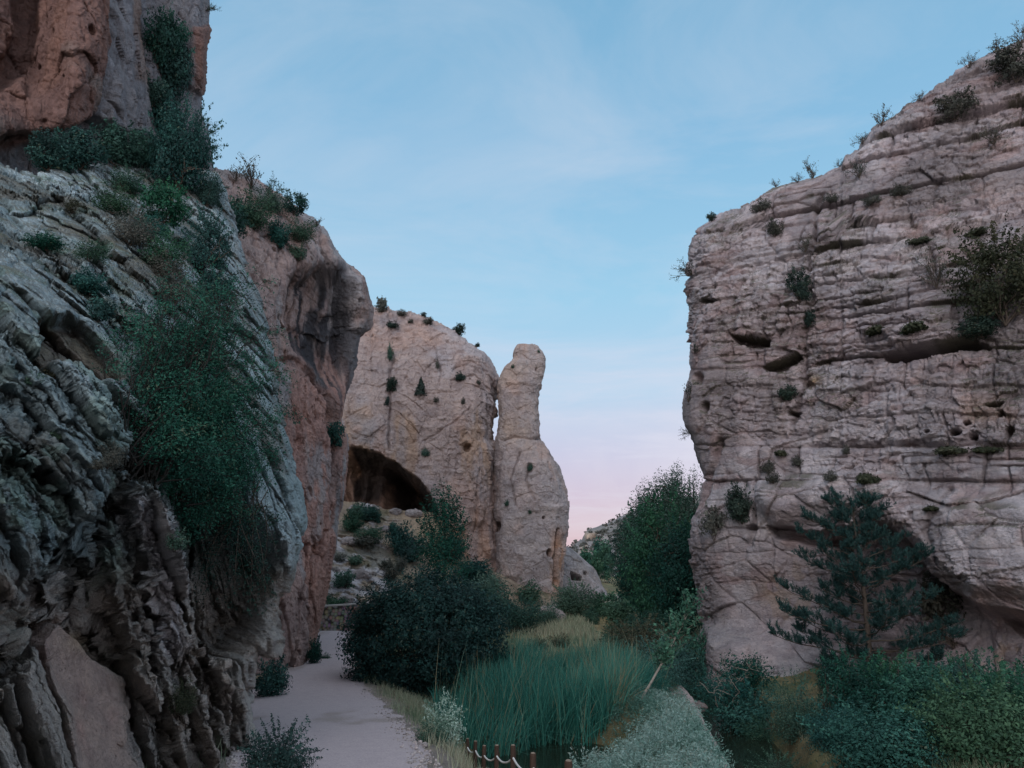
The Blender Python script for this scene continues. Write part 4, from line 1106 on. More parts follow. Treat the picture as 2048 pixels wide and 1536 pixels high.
def build_ground():
    xs = np.concatenate([np.linspace(-700, -62, 14), np.linspace(-60, -22, 40), np.linspace(-21.6, 22, 240), np.linspace(22.6, 90, 60), np.linspace(100, 700, 14)])
    ys = np.concatenate([np.linspace(-14, 70, 300), np.linspace(70.6, 140, 90), np.linspace(142, 1600, 30)])
    X, Y = np.meshgrid(xs, ys); Z = ground_z(X, Y)
    P = np.stack([X, Y, Z], -1)
    n1 = fbm(P, .25, 4, off=210); n2 = fbm(P, 1.4, 4, off=212)
    c = c3(X.shape, (0.16, 0.135, 0.075))
    c = mixv(c, (0.10, 0.11, 0.05), sstep(-.1, .25, n1))
    c = mixv(c, (0.26, 0.21, 0.11), sstep(.0, .3, n2 + .3 * n1) * .7 + .5 * sstep(44, 55, Y) * (1 - sstep(90, 110, Y)) * sstep(-6, 0, X))
    c = mixv(c, (0.36, 0.32, 0.29), sstep(86, 96, Y) * (1 - sstep(112, 130, Y)) * sstep(8, 12, X) * .9)
    xc, zp, hw = path_at(Y)
    c = mixv(c, (0.30, 0.265, 0.25), (1 - sstep(hw, hw + 1.6, np.abs(X - xc) + .6 * n2)) * .8)
    o = link('ground', mesh('ground', P.reshape(-1, 3), grid_faces(*X.shape), M['soil'], None, True, {'Col': c.reshape(-1, 3)}))
    tag(o, kind='structure')
    # path: worn gravel ribbon with ragged edges, feathering into the soil
    t = np.linspace(0, 1, 520); seg = np.concatenate([[0], np.cumsum(np.hypot(np.diff(PATH[:, 0]), np.diff(PATH[:, 1])))]); seg /= seg[-1]
    q = np.stack([np.interp(t, seg, PATH[:, k]) for k in range(4)], -1); q = blur(q, 14, 0)
    tan = unit(np.gradient(q[:, :2], axis=0)); nor = np.stack([tan[:, 1], -tan[:, 0]], -1)
    v = np.linspace(-1, 1, 41)
    X = q[:, None, 0] + nor[:, None, 0] * v * q[:, None, 3]; Y = q[:, None, 1] + nor[:, None, 1] * v * q[:, None, 3]
    P = np.stack([X, Y, 0 * X], -1); e = .3 * fbm(P, .9, 4, off=220)
    X = X + nor[:, None, 0] * e * np.abs(v) ** 3; Y = Y + nor[:, None, 1] * e * np.abs(v) ** 3
    Z = ground_z(X, Y) + .035 * (1 - np.abs(v) ** 6) - .05 * np.abs(v) ** 10 + .02
    Z = blur(Z, 6, 3)
    P = np.stack([X, Y, Z], -1)
    c = c3(X.shape, (0.405, 0.35, 0.365)); c = mixv(c, (0.31, 0.265, 0.255), sstep(.22, .6, fbm(P * np.array([1, .3, 1]), .8, 4, off=224) + .45 * np.abs(v) ** 4))
    tag(link('path', mesh('path', P.reshape(-1, 3), grid_faces(*X.shape), M['gravel'], None, True, {'Col': c.reshape(-1, 3)})), kind='structure')
    # water
    def sheet_water(name, xs, ys, z):
        X, Y = np.meshgrid(xs, ys); P = np.stack([X, Y, 0 * X + z], -1)
        tag(link(name, mesh(name, P.reshape(-1, 3), grid_faces(*X.shape), M['water'])), kind='structure')
    ys = np.linspace(-4, 56, 40); xr = np.interp(ys, RIV[:, 1], RIV[:, 0])
    u = np.linspace(-1.9, 2.6, 8)
    P = np.stack([xr[:, None] + u, np.repeat(ys[:, None], 8, 1), np.full((40, 8), -1.15)], -1)
    tag(link('river_water', mesh('river_water', P.reshape(-1, 3), grid_faces(40, 8), M['water'])), kind='structure')
    sheet_water('pond_water', np.linspace(-2, 5, 6), np.linspace(21.5, 29.2, 6), -.62)


def hill():
    S = [(900, 1150), (1060, 1120), (1120, 1096), (1136, 1086), (1152, 1079), (1166, 1068), (1172, 1059), (1180, 1056), (1200, 1050), (1220, 1043), (1240, 1034), (1300, 1010), (1400, 985), (1560, 960)]
    s = Sheet(920, 1560, S, 1165, [900, 1150, 1250, 1560], [960, 1060, 1165], [[520, 480, 470, 460], [450, 420, 410, 400], [330, 300, 300, 300]], 330, 110, rt=(10, 20), wt=120, wl=60, nw=14)
    P, px, py = s.P, s.px, s.py
    s.D = 6 * fbm(P, .012, 4, off=130) + 2.5 * fbm(P, .06, 4, off=132) - 5 * pmask(px, py, [(1160, 1074), (1190, 1060), (1192, 1066), (1166, 1080)], 2)
    s.finish()
    c = mixv(c3(P.shape[:2], (0.33, 0.30, 0.295)), (0.23, 0.22, 0.21), sstep(-.15, .15, fbm(P, .05, 4, off=134)))
    c = mixv(c, (0.50, 0.38, 0.29), .9 * pmask(px, py, [(1166, 1062), (1196, 1056), (1194, 1064), (1168, 1074)], 3) + .7 * pmask(px, py, [(1158, 1084), (1174, 1080), (1176, 1098), (1160, 1100)], 3))
    o = s.build('hill', M['rock_far'], c); tag(o, kind='structure')
    r = np.random.default_rng(8)
    mb = MB(); idx = np.argwhere((px > 1120) & (px < 1290) & (py > 1030))
    for k in idx[r.choice(len(idx), min(620, len(idx)), replace=False)]:
        p = s.P[k[0], k[1]]; n = 14; rad = r.uniform(.4, 1.3)
        C = p + np.array([0, 0, rad * .5]) + r.normal(size=(n, 3)) * rad * .45
        V, F = leaf_quads(C, unit(r.normal(size=(n, 3)) + [0, -.5, .5]), rad * 1.1, .8, r)
        mb.add(V, F, 0, np.repeat(r.uniform(.2, .9, n), 4))
    tag(link('scrub_vegetation', mb.data('scrub_vegetation', [M['leaf_far']])), kind='stuff')
    return s


def scree():
    S = [(540, 985), (690, 1000), (730, 1006), (770, 1016), (870, 1026), (900, 1056), (930, 1112), (990, 1142), (1040, 1168), (1120, 1190)]
    B = [(540, 1275), (650, 1270), (720, 1262), (860, 1250), (1120, 1245)]
    s = Sheet(545, 1118, S, B, [540, 640, 760, 860, 930, 1120], [985, 1020, 1100, 1170, 1240, 1275], [[99, 100, 101, 101, 99, 100], [92, 95, 98, 100, 99, 100], [80, 82, 88, 93, 96, 100], [72, 74, 79, 84, 91, 99], [65.5, 66.5, 69, 74, 84, 96], [64, 65, 67, 71, 80, 92]], 460, 300, wt=16, nw=24, sm=.03)
    P, px, py = s.P, s.px, s.py
    stony = sstep(-.15, .2, fbm(P, .12, 3, off=141) + .75 * sstep(860, 720, px) * sstep(1030, 1080, py) - .15)
    s.D = .6 * fbm(P, .12, 3, off=140) + (chips(P, 1.3, 61, .7, .5) * .30 + chips(P, .5, 63, .7, .5) * .3) * (.2 + .8 * stony) + .1 * fbm(P, 1.2, 3)
    s.finish()
    n1 = fbm(P, .5, 4, off=144)
    c = c3(P.shape[:2], (0.34, 0.27, 0.205))
    c = mixv(c, (0.56, 0.535, 0.56), stony * sstep(-.25, .1, n1))
    c = mixv(c, (0.17, 0.16, 0.10), sstep(.05, .3, fbm(P, .3, 4, off=146)) * .7)
    c = mixv(c, (0.45, 0.34, 0.24), .7 * pmask(px, py, [(780, 1015), (880, 1030), (890, 1075), (800, 1060)], 14))
    tag(s.build('scree_slope', M['rock_far'], c), kind='structure')
    return s
# ------------------------------------------------------------------ special plants
def hanging_shrub(S):
    r = np.random.default_rng(77)
    base = S.on(246, 930) + np.array([.25, -.3, 0])
    o = empty('hanging_shrub', base)
    tag(o, 'large dark green hanging shrub sprouting from the broken slabs above the path', 'shrub')
    st = MB(); leaf = MB()
    C = []; NN = []; T = []
    roots = [S.on(x, y) - base for x, y in ((246, 930), (262, 900), (280, 850), (300, 960), (330, 820), (300, 760), (350, 990))]
    for i in range(230):
        if r.random() < .30: x, y = r.normal(395, 74), r.normal(650, 60)
        else: x, y = r.normal(425, 80), r.normal(850, 100)
        x = np.clip(x, 215, 562 + 12 * r.normal()); y = np.clip(y, 545, 1085); thin = y < 720
        Y = 13.0 + (x - 250) / 330 * 3.4 + r.normal() * .8 + .0015 * (900 - y)
        q = world(x, y, Y) - base
        rt = np.array(roots[0 if i < 14 else r.integers(0, len(roots))]) + r.normal(size=3) * .1
        pts = bez(rt, q, np.array([r.normal() * .35, r.normal() * .35, .1 + .4 * r.random()]), 9)
        pts[1:-1] += r.normal(size=(7, 3)) * .06
        st.tube(pts, np.linspace(.017, .004, 9), 4, 0, r.uniform(.2, .7), cap=False)
        tone0 = r.uniform(.1, .9)
        for j in range(12 if not thin else 8):
            f = r.uniform(.22, 1.0); k = f * 8; i0 = min(int(k), 7); p = pts[i0] + (pts[i0 + 1] - pts[i0]) * (k - i0)
            d = unit(unit(pts[-1] - pts[0]) * .6 + r.normal(size=3) * .7 + np.array([0, 0, .1])); l = r.uniform(.25, .7)
            tw = bez(p, p + d * l, r.normal(size=3) * .08, 4)
            st.tube(tw, np.linspace(.006, .002, 4), 3, 0, .5, cap=False)
            n = 84 if not thin else 40
            c = p + d * l * r.uniform(.1, 1.1, (n, 1)) + r.normal(size=(n, 3)) * (.085 if not thin else .06)
            C.append(c); NN.append(unit(r.normal(size=(n, 3)) + np.array([.3, -.3, .6]))); T.append(np.clip(tone0 + r.uniform(-.2, .2) + r.normal(size=n) * .12, 0, 1))
    C = np.concatenate(C); NN = np.concatenate(NN); T = np.concatenate(T)
    V, F = leaf_quads(C, NN, .046, .45, r); leaf.add(V, F, 0, np.repeat(T, 4))
    link('foliage', leaf.data('foliage', [M['leaf_teal']]), o); link('stem', st.data('stem', [M['bark_dark']]), o)
    # trailing plant below it
    p0 = S.on(500, 1030) + np.array([.2, -.5, .3])
    o2 = empty('trailing_plant', p0); st = MB(); lf = MB()
    for i in range(28):
        q = world(r.uniform(380, 560), r.uniform(1000, 1220), 15.2 + r.normal() * .5) - p0
        s0 = world(r.uniform(420, 540), r.uniform(950, 1040), 15.4) - p0
        pts = bez(s0, q, np.array([r.normal() * .25, -.3, r.uniform(-.1, .3)]), 8)
        st.tube(pts, np.linspace(.012, .004, 8), 3, 0, r.uniform(.3, .95), cap=False)
        n = 150; k = r.integers(2, 8, n); c = pts[k] + r.normal(size=(n, 3)) * .075
        V, F = leaf_quads(c, unit(r.normal(size=(n, 3)) + [0, -.3, .4]), .042, .5, r); lf.add(V, F, 0, np.repeat(np.clip(r.uniform(.1, .6) + .12 * r.normal(size=n), 0, 1), 4))
    link('foliage', lf.data('foliage', [M['leaf_dark']]), o2); link('stem', st.data('stem', [M['bark']]), o2)
    tag(o2, 'trailing dark plant with thin pale stems hanging under the overhanging slab', 'plant')


def big_bush():
    r = np.random.default_rng(31)
    base = on_level(852, 1380, -.1); base[2] = min(ground_z(base[0], base[1]), .1) - .1
    o = empty('round_bush', base); tag(o, 'huge round dark green bush overhanging the edge of the gravel path', 'bush')
    n = 85000; R = (3.4, 3.1, 2.7)
    p, nn, t = clumped(r, n, 420, R, .34, .62, .8, keep=lambda c: c[:, 2] > -.96)
    p[:, 0] *= 1 - .10 * np.clip(p[:, 2] / 2.5, -1, 1)
    p[:, 2] += 2.42; t = np.clip(t, 0, 1)
    # a few sprigs that break the outline
    m = 9000; d = unit(r.normal(size=(170, 3)) * [1, 1, .8] + [-.25, -.2, .25]); k = r.integers(0, 170, m); f = r.uniform(.85, 1.16, m)[:, None]
    q = d[k] * f * np.array(R) + r.normal(size=(m, 3)) * .10; q[:, 2] += 2.42
    p = np.concatenate([p, q]); nn = np.concatenate([nn, unit(d[k] + r.normal(size=(m, 3)) * .6)]); t = np.concatenate([t, r.uniform(.3, 1, m)])
    ok = p[:, 2] > .12
    V, F = leaf_quads(p[ok], nn[ok], .13, .42, r); mb = MB().add(V, F, 0, np.repeat(t[ok], 4))
    link('foliage', mb.data('foliage', [M['leaf_deep']]), o)
    st = MB()
    for i in range(12):
        a = r.uniform(0, 6.28); branches(st, r, (.3 * math.cos(a), .3 * math.sin(a), 0), (math.cos(a), math.sin(a), 1.2), 1.9, .07, 2, 0, 3, .6, 5)
    link('stem', st.data('stem', [M['bark']]), o)


def pine(base, H, W, label):
    r = np.random.default_rng(19)
    o = empty('pine_tree', base); tag(o, label, 'tree')
    tr = MB(); nd_ = []
    pts = np.stack([.10 * np.sin(np.linspace(0, 4, 12)), .08 * np.cos(np.linspace(0, 3, 12)) - .08, np.linspace(-.3, H * .93, 12)], -1)
    tr.tube(pts, np.linspace(.16, .03, 12), 8, 0)
    shoots = []
    nb = 62
    for i in range(nb):
        f = (i + r.uniform(0, 1)) / nb; z = H * (.05 + .87 * f)
        k = (z + .3) / (H * .93 + .3) * 11; i0 = min(int(k), 10); p = pts[i0] + (pts[i0 + 1] - pts[i0]) * (k - i0)
        L = W * (1.0 - .72 * f ** 1.3) * r.uniform(.42, 1.2) * (.65 + .35 * min(1, f * 6))
        a = i * 2.4 + r.uniform(-.4, .4)
        d = np.array([math.cos(a), math.sin(a), 0])
        q = p + d * L + np.array([0, 0, L * (.10 + .55 * f) + r.normal() * .15])
        bp = bez(p, q, np.array([0, 0, -.12 * L]), 8); bp[1:] += r.normal(size=(7, 3)) * .03
        tr.tube(bp, np.linspace(.045 * (1.2 - f), .010, 8), 5, 0, .4, cap=False)
        for j in range(int(7 + L * 5)):
            g = r.uniform(.3, 1) ** .8; kk = g * 7; j0 = min(int(kk), 6); s0 = bp[j0] + (bp[j0 + 1] - bp[j0]) * (kk - j0)
            sd = unit(d * r.uniform(.1, 1) + np.array([-d[1], d[0], 0]) * r.normal() * .8 + np.array([0, 0, r.uniform(.1, .9)])); sl = r.uniform(.25, .6) * (1.15 - .4 * g)
            tw = bez(s0, s0 + sd * sl, np.array([0, 0, -.05]), 3); e = tw[-1]
            tr.tube(tw, [.010, .008, .006], 3, 0, .4, cap=False)
            for m in range(3):
                ud = unit(sd * .5 + r.normal(size=3) * .4 + np.array([0, 0, .75])); shoots.append((s0 + (e - s0) * r.uniform(.4, 1), ud, r.uniform(.22, .42)))
        shoots.append((bp[-1], unit(d * .35 + np.array([0, 0, 1])), .5))
    for q in range(5): shoots.append((pts[-1] + r.normal(size=3) * .06, unit(np.array([r.normal() * .18, r.normal() * .18, 1])), .75 if q == 0 else .5))
    A = np.array([s[0] for s in shoots]); D = np.array([s[1] for s in shoots]); Ls = np.array([s[2] for s in shoots])
    n = 30; k = np.repeat(np.arange(len(A)), n); m = len(k)
    f = r.uniform(0, 1, m)[:, None]; org = A[k] + D[k] * Ls[k][:, None] * f
    nd2 = unit(D[k] * .9 + unit(r.normal(size=(m, 3))) * .75); ln = (.10 + .04 * r.random((m, 1))) * (1.1 - .3 * f)
    sd = unit(np.cross(nd2, r.normal(size=(m, 3)))) * .011
    V = np.stack([org - sd, org + sd, org + nd2 * ln + sd * .5, org + nd2 * ln - sd * .5], 1).reshape(-1, 3)
    tone = np.clip(r.uniform(.2, .8, len(A))[k] + r.normal(size=m) * .12, 0, 1)
    mb = MB().add(V, np.arange(4 * m).reshape(m, 4), 0, np.repeat(tone, 4))
    link('crown', mb.data('crown', [M['needle']]), o); link('trunk', tr.data('trunk', [M['bark']]), o)


def leaning_tree():
    r = np.random.default_rng(23)
    b = world(1279, 1388, 29.2); t = world(1380, 1218, 30.6)
    o = empty('leaning_tree', b); tag(o, 'thin pale trunk of a young tree leaning over the reeds with leafy tip', 'tree')
    tr = MB(); pts = bez((-.35, 0, -.75), t - b, np.array([.08, 0, -.10]), 10); tr.tube(pts, np.linspace(.055, .022, 10), 7, 0)
    lf = MB()
    for i in range(30):
        f = r.uniform(.45, 1.0); k = f * 9; i0 = min(int(k), 8); p = pts[i0] + (pts[i0 + 1] - pts[i0]) * (k - i0)
        d = unit(np.array([r.normal() * .6 + .15, r.normal() * .5, .9])); L = r.uniform(.5, 1.0); q = bez(p, p + d * L, r.normal(size=3) * .1, 5)
        tr.tube(q, np.linspace(.012, .004, 5), 3, 0, .6, cap=False)
        n = 60; kk = r.integers(1, 5, n); V, F = leaf_quads(q[kk] + r.normal(size=(n, 3)) * .13, unit(r.normal(size=(n, 3)) + [0, -.4, .4]), .11, .6, r)
        lf.add(V, F, 0, np.repeat(np.clip(r.uniform(.3, .9) + .1 * r.normal(size=n), 0, 1), 4))
    link('crown', lf.data('crown', [M['leaf_green']]), o); link('trunk', tr.data('trunk', [M['bark_pale']]), o)


def bare_shrub(px, py, Y, size, seed, label, leaves):
    r = np.random.default_rng(seed); b = world(px, py, Y)
    o = empty('gnarled_shrub', b); tag(o, label, 'shrub'); st = MB(); tips = []
    for i in range(9):
        a = r.uniform(-.5, 3.6); branches(st, r, (0, 0, 0), (-.9 + .5 * math.cos(a), -.6 * abs(math.sin(a)), .55 * math.sin(a) + .1), size * r.uniform(.6, 1.1), .035, 2, 0, 2, .8, 5, tips, .42, .0)
    link('stem', st.data('stem', [M['bark_pale']]), o)
    P = np.array([q[0] for q in tips]); n = leaves; P = P[r.integers(0, len(P), n)] + r.normal(size=(n, 3)) * .20 + [.25, .25, -.1]
    V, F = leaf_quads(P, unit(r.normal(size=(n, 3)) + [0, -.2, .6]), .10, .5, r)
    link('foliage', MB().add(V, F, 0, np.repeat(np.clip(.45 + .25 * r.normal(size=n), 0, 1), 4)).data('foliage', [M['leaf_teal']]), o)


def reeds():
    r = np.random.default_rng(41)
    def field(n, dens):
        out = []
        while len(out) < n:
            x = r.uniform(-4.5, 7.5, 4000); y = r.uniform(22, 41, 4000)
            px, _ = project(np.stack([x, y, np.full(4000, 1.2)], -1))
            ok = dens(x, y, px); out += list(np.stack([x, y], -1)[ok])
        return np.array(out[:n])
    def dens(x, y, px):
        v = vnoise(np.stack([x, y, 0 * x], -1), .7, 3) * 1.2 + .6
        front = np.interp(px, [860, 900, 960, 1040, 1100, 1180, 1240, 1290, 1330], [29.5, 27.2, 25.6, 26.2, 27.6, 27.4, 28.6, 31, 35])
        hole = np.hypot((x - 1.5) / 1.5, (y - 25.0) / 2.4) < 1
        xr = np.interp(y, RIV[:, 1], RIV[:, 0])
        return (px > 868 + 6 * (y < 28)) & (px < 1325) & (y > front) & (y < np.interp(px, [860, 1000, 1325], [33, 39.5, 40])) & ~hole & (x < xr - 1.7) & (r.random(len(x)) < v)
    n = 15000; p = field(n, dens)
    b = np.zeros((n, 3)); b[:, :2] = p; b[:, 2] = np.maximum(ground_z(p[:, 0], p[:, 1]), -.7) - .05
    px, _ = project(b)
    hs = np.interp(px, [870, 980, 1020, 1120, 1260, 1330], [1.6, 1.8, 2.25, 2.35, 1.9, 1.2]) * (.93 + .3 * vnoise(b, .5, 7))
    a = r.uniform(0, 6.28, n); wind = np.array([.35, -.05])
    d = np.stack([np.cos(a), np.sin(a)], -1) * r.uniform(.05, .95, n)[:, None] + wind * .5
    mb = MB()
    bend = np.where(r.random(n) < .38, r.uniform(.7, 1.6, n), r.uniform(.1, .5, n))
    V, F, m = blades(r, b, d, hs * r.uniform(.6, 1.08, n), r.uniform(.018, .04, n), bend, 5)
    mb.add(V, F, 0, np.repeat(np.clip(.42 + .45 * vnoise(b, .8, 9) + .22 * r.normal(size=n) + .5 * (r.random(n) < .09), 0, 1), m))
    n2 = 220; p = field(n2, dens); b = np.zeros((n2, 3)); b[:, :2] = p; b[:, 2] = ground_z(p[:, 0], p[:, 1])
    d = np.stack([r.normal(size=n2), r.normal(size=n2)], -1) * .3
    V, F, m = blades(r, b, d, r.uniform(1.6, 2.9, n2), .028, .25, 4); mb.add(V, F, 0, np.repeat(r.uniform(.93, 1, n2), m))
    tag(link('reeds', mb.data('reeds', [M['reed']])), kind='stuff')


def grasses():
    r = np.random.default_rng(43)
    N = 150000
    x = np.concatenate([r.uniform(-9, 12, N), r.uniform(-14, 24, N // 2)]); y = np.concatenate([r.uniform(9, 46, N), r.uniform(40, 104, N // 2)])
    xc, zp, hw = path_at(y); xr = np.interp(y, RIV[:, 1], RIV[:, 0])
    P = np.stack([x, y, 0 * x], -1); nz = fbm(P, .5, 3, off=230)
    ok = (np.abs(x - xc) > hw + .1 + .55 * r.random(len(x)) ** 2 * 2) & (np.abs(x - xr) > 1.7) & (np.hypot((x - 1.6) / 3.0, (y - 25.3) / 3.4) > 1) & (r.random(len(x)) < .55 + 1.1 * nz)
    ok &= ~((np.abs(x + .2) < 2.0) & (y < 12)) | (np.abs(x - xc) > hw + .3)
    x, y, nz = x[ok], y[ok], nz[ok]; z = ground_z(x, y); n = len(x)
    b = np.stack([x, y, z - .03], -1); a = r.uniform(0, 6.28, n)
    far = sstep(40, 60, y)
    L = (.16 + .30 * np.clip(.5 + nz, 0, 1) + .35 * far) * r.uniform(.5, 1.3, n)
    V, F, m = blades(r, b, np.stack([np.cos(a), np.sin(a)], -1) * r.uniform(.2, .8, n)[:, None], L, .018 + .05 * far, .4, 2)
    dry = np.clip(.40 + .9 * fbm(P[ok], .22, 3, off=233) + .40 * far + .2 * r.normal(size=n), 0, 1)
    tag(link('grass', MB().add(V, F, 0, np.repeat(dry, m)).data('grass', [M['grass']])), kind='stuff')


def path_stones():
    r = np.random.default_rng(53); n = 2600
    y = r.uniform(8, 60, n) ** 1.0; y = 9 + (y - 8) * r.random(n); xc, zp, hw = path_at(y); s_ = r.choice([-1, 1], n)
    v = np.where(r.random(n) < .7, 1 - np.abs(r.normal(size=n)) * .18, r.uniform(0, 1, n)); x = xc + s_ * v * hw * 1.08
    rad = r.uniform(.008, .026, n) * np.where(r.random(n) < .05, 2, 1); z = ground_z(x, y) + .03
    th = np.array([(a, b) for b in (-.5, .5) for a in range(5)]); mb = MB(); V = []; F = []
    ring = np.stack([np.cos(th[:, 0] * 1.2566 + th[:, 1]), np.sin(th[:, 0] * 1.2566 + th[:, 1]), th[:, 1]], -1)
    ring = np.concatenate([ring, [[0, 0, .85]]]); f4 = np.array([[k, (k + 1) % 5, 5 + (k + 1) % 5, 5 + k] for k in range(5)]); f3 = np.array([[5 + k, 5 + (k + 1) % 5, 10] for k in range(5)])
    V = ring[None] * rad[:, None, None] * r.uniform(.6, 1.3, (n, 11, 3)) + np.stack([x, y, z], -1)[:, None]
    o = (np.arange(n) * 11)[:, None, None]; col = np.repeat(np.array([.40, .36, .35])[None] * r.uniform(.55, 1.25, (n, 1)), 11, 0)
    tag(link('gravel', mesh('gravel', V.reshape(-1, 3), [(f4[None] + o).reshape(-1, 4), (f3[None] + o).reshape(-1, 3)], M['gravel'], None, False, {'Col': col})), kind='stuff')


def pale_undergrowth():
    """soft pale green herbs that cover the bank between the pond and the channel"""
    r = np.random.default_rng(47); n0 = 2600
    x = r.uniform(.4, 9, n0 * 5); y = r.uniform(12, 33, n0 * 5); xr = np.interp(y, RIV[:, 1], RIV[:, 0])
    px, _ = project(np.stack([x, y, 0 * x + .4], -1))
    lo = np.interp(y, [12, 17, 22, 26, 30, 33], [1120, 1120, 1160, 1225, 1265, 1290])
    ok = (x < xr - 1.45) & (px > lo + 20 * r.normal(size=len(x))) & (r.random(len(x)) < .8 + .5 * vnoise(np.stack([x, y, 0 * x], -1), .6, 3)); x, y = x[ok][:n0], y[ok][:n0]; n0 = len(x)
    z = ground_z(x, y); k = np.repeat(np.arange(n0), 46); m = len(k)
    h = (.55 + .30 * vnoise(np.stack([x, y, z], -1), .8, 5)) * r.uniform(.6, 1.2, n0)
    lean = r.normal(size=(n0, 2)) * .22
    f = r.random(m) ** .7
    c = np.stack([x[k] + lean[k, 0] * f * h[k], y[k] + lean[k, 1] * f * h[k], z[k] + f * h[k]], -1) + r.normal(size=(m, 3)) * (.045 + .05 * (1 - f))[:, None]
    V, F = leaf_quads(c, unit(r.normal(size=(m, 3)) + [0, -.2, .5]), .075, .32, r)
    t = np.clip(.5 + .35 * vnoise(np.stack([x, y, z], -1), .5, 11)[k] + .25 * (f - .5) + .14 * r.normal(size=m), 0, 1)
    tag(link('pale_undergrowth', MB().add(V, F, 0, np.repeat(t, 4)).data('pale_undergrowth', [M['sage']])), kind='stuff')


# ------------------------------------------------------------------ things people made
def rope_fence():
    spec = [(912, 1505), (935, 1477), (951, 1482), (968.5, 1491), (993.5, 1490), (1026, 1490), (1066, 1506), (1137, 1521)]
    tops = []
    last = 24.0
    for i, (px, py) in enumerate(spec):
        tops.append(world(px, py, [22, 21, 19.5, 18, 16.4, 14.4, 12.2, 9.6][i]))
    g = empty('rope_fence', (tops[3][0], tops[3][1], float(ground_z(tops[3][0], tops[3][1]))))
    tag(g, 'low fence of brown wooden posts with sagging white rope beside the pond', 'fence')
    o = np.array(g.location)
    r = np.random.default_rng(3)
    for p in tops:
        zb = float(ground_z(p[0], p[1])) - .2; mb = MB(); R = .047
        tl = r.normal(size=2) * .012
        zz = np.array([zb, zb + .4, p[2] - .03, p[2] - .008, p[2]]); rr = np.array([R * 1.02, R, R * .98, R * .9, R * .7])
        pts = np.stack([p[0] + tl[0] * (p[2] - zz), p[1] + tl[1] * (p[2] - zz), zz], -1) - o
        mb.tube(pts, rr, 14, 0)
        ob = link('post', mb.data('post', [M['post']]), g)
        cap = MB(); c = pts[-1]; cap.tube([c + [0, 0, -.004], c + [0, 0, .006]], [R * .78, R * .66], 14, 0); link('post_top', cap.data('post_top', [M['post_top']]), ob)
    for drop, sag in ((.20, .07), (.62, .06)):
        for a, b in zip(tops[:-1], tops[1:]):
            t = np.linspace(0, 1, 14)[:, None]; p = a + (b - a) * t; p = p - np.array([0, 0, drop]) ; p[:, 2] -= (sag * np.linalg.norm(b[:2] - a[:2]) ** .5 * 4 * (t * (1 - t)))[:, 0]
            link('rope', MB().tube(p - o, .017, 8, 0).data('rope', [M['rope']]), g)


def stone_wall():
    o = np.array([-13.5, 64.0, float(ground_z(-13.5, 64.0))]); g = empty('stone_wall', o)
    tag(g, 'low curved dry stone wall with pale coping at the bend of the path', 'wall')
    t = np.linspace(0, 1, 26); x = -20 + 13.5 * t; y = 60.5 + 6.5 * t ** .8
    z0 = ground_z(x, y) - .4; P = np.stack([x, y, z0], -1); n = unit(np.stack([-np.gradient(y), np.gradient(x), 0 * x], -1))
    top = 1.55 - (z0 + .4) * 0 + .55
    def prism(w, za, zb, nm, mat, par):
        q = [P - n * w, P + n * w]; V = np.stack([np.c_[q[0][:, :2], za], np.c_[q[0][:, :2], zb], np.c_[q[1][:, :2], zb], np.c_[q[1][:, :2], za]], 1)
        mb = MB(); mb.add(V.reshape(-1, 3) - o, grid_faces(26, 4, True)); mb.add((V[0] - o), [[0, 1, 2, 3]]); mb.add((V[-1] - o), [[3, 2, 1, 0]])
        return link(nm, mb.data(nm, [mat], False), par)
    tz = np.full(26, 1.95) + .55 * t
    prism(.22, z0, tz, 'wall_body', M['wallstone'], g); prism(.29, tz + .003, tz + .12, 'coping', M['coping'], g)


def lamp_post():
    b = world(744, 1240, 66.5); b[2] = ground_z(b[0], b[1]); H = world(744, 1163, 66.5)[2] - b[2]
    g = empty('street_lamp', b); tag(g, 'small black lantern lamp post standing below the stony slope', 'street lamp')
    mb = MB(); mb.tube([(0, 0, -.1), (0, 0, .1), (0, 0, .35), (0, 0, .4), (0, 0, H - .75)], [.12, .12, .10, .06, .045], 10); link('post', mb.data('post', [M['black']]), g)
    q = MB(); q.tube([(0, 0, H - .75), (0, 0, H - .70), (0, 0, H - .25)], [.08, .12, .2], 6); link('lantern_glass', q.data('lantern_glass', [M['glass']], False), g)
    q = MB(); q.tube([(0, 0, H - .25), (0, 0, H - .22), (0, 0, H - .05), (0, 0, H)], [.26, .26, .07, .02], 6); link('lantern_roof', q.data('lantern_roof', [M['black']], False), g)


def channel_wall():
    """sloping concrete edge of the water channel"""
    ys = np.linspace(17, 37.5, 60); xr = np.interp(ys, RIV[:, 1], RIV[:, 0]); xr = blur(xr[:, None], 5, 0)[:, 0]
    sec = [(-2.0, .0), (-1.62, .12), (-1.36, .14), (-1.30, .06), (-.85, -1.3), (-1.5, -1.4)]
    z = np.maximum(ground_z(xr - 2.0, ys), -.4) * .5 - .12
    V = np.stack([np.stack([xr + a, ys, z + b], -1) for a, b in sec], 1)
    V += .04 * fbm(V, 1.1, 4, off=240)[..., None]
    mb = MB(); mb.add(V.reshape(-1, 3), grid_faces(60, 6)); o = link('concrete_kerb', mb.data('concrete_kerb', [M['concrete']]))
    tag(o, 'weathered sloping concrete edge of the dark water channel', 'channel wall')


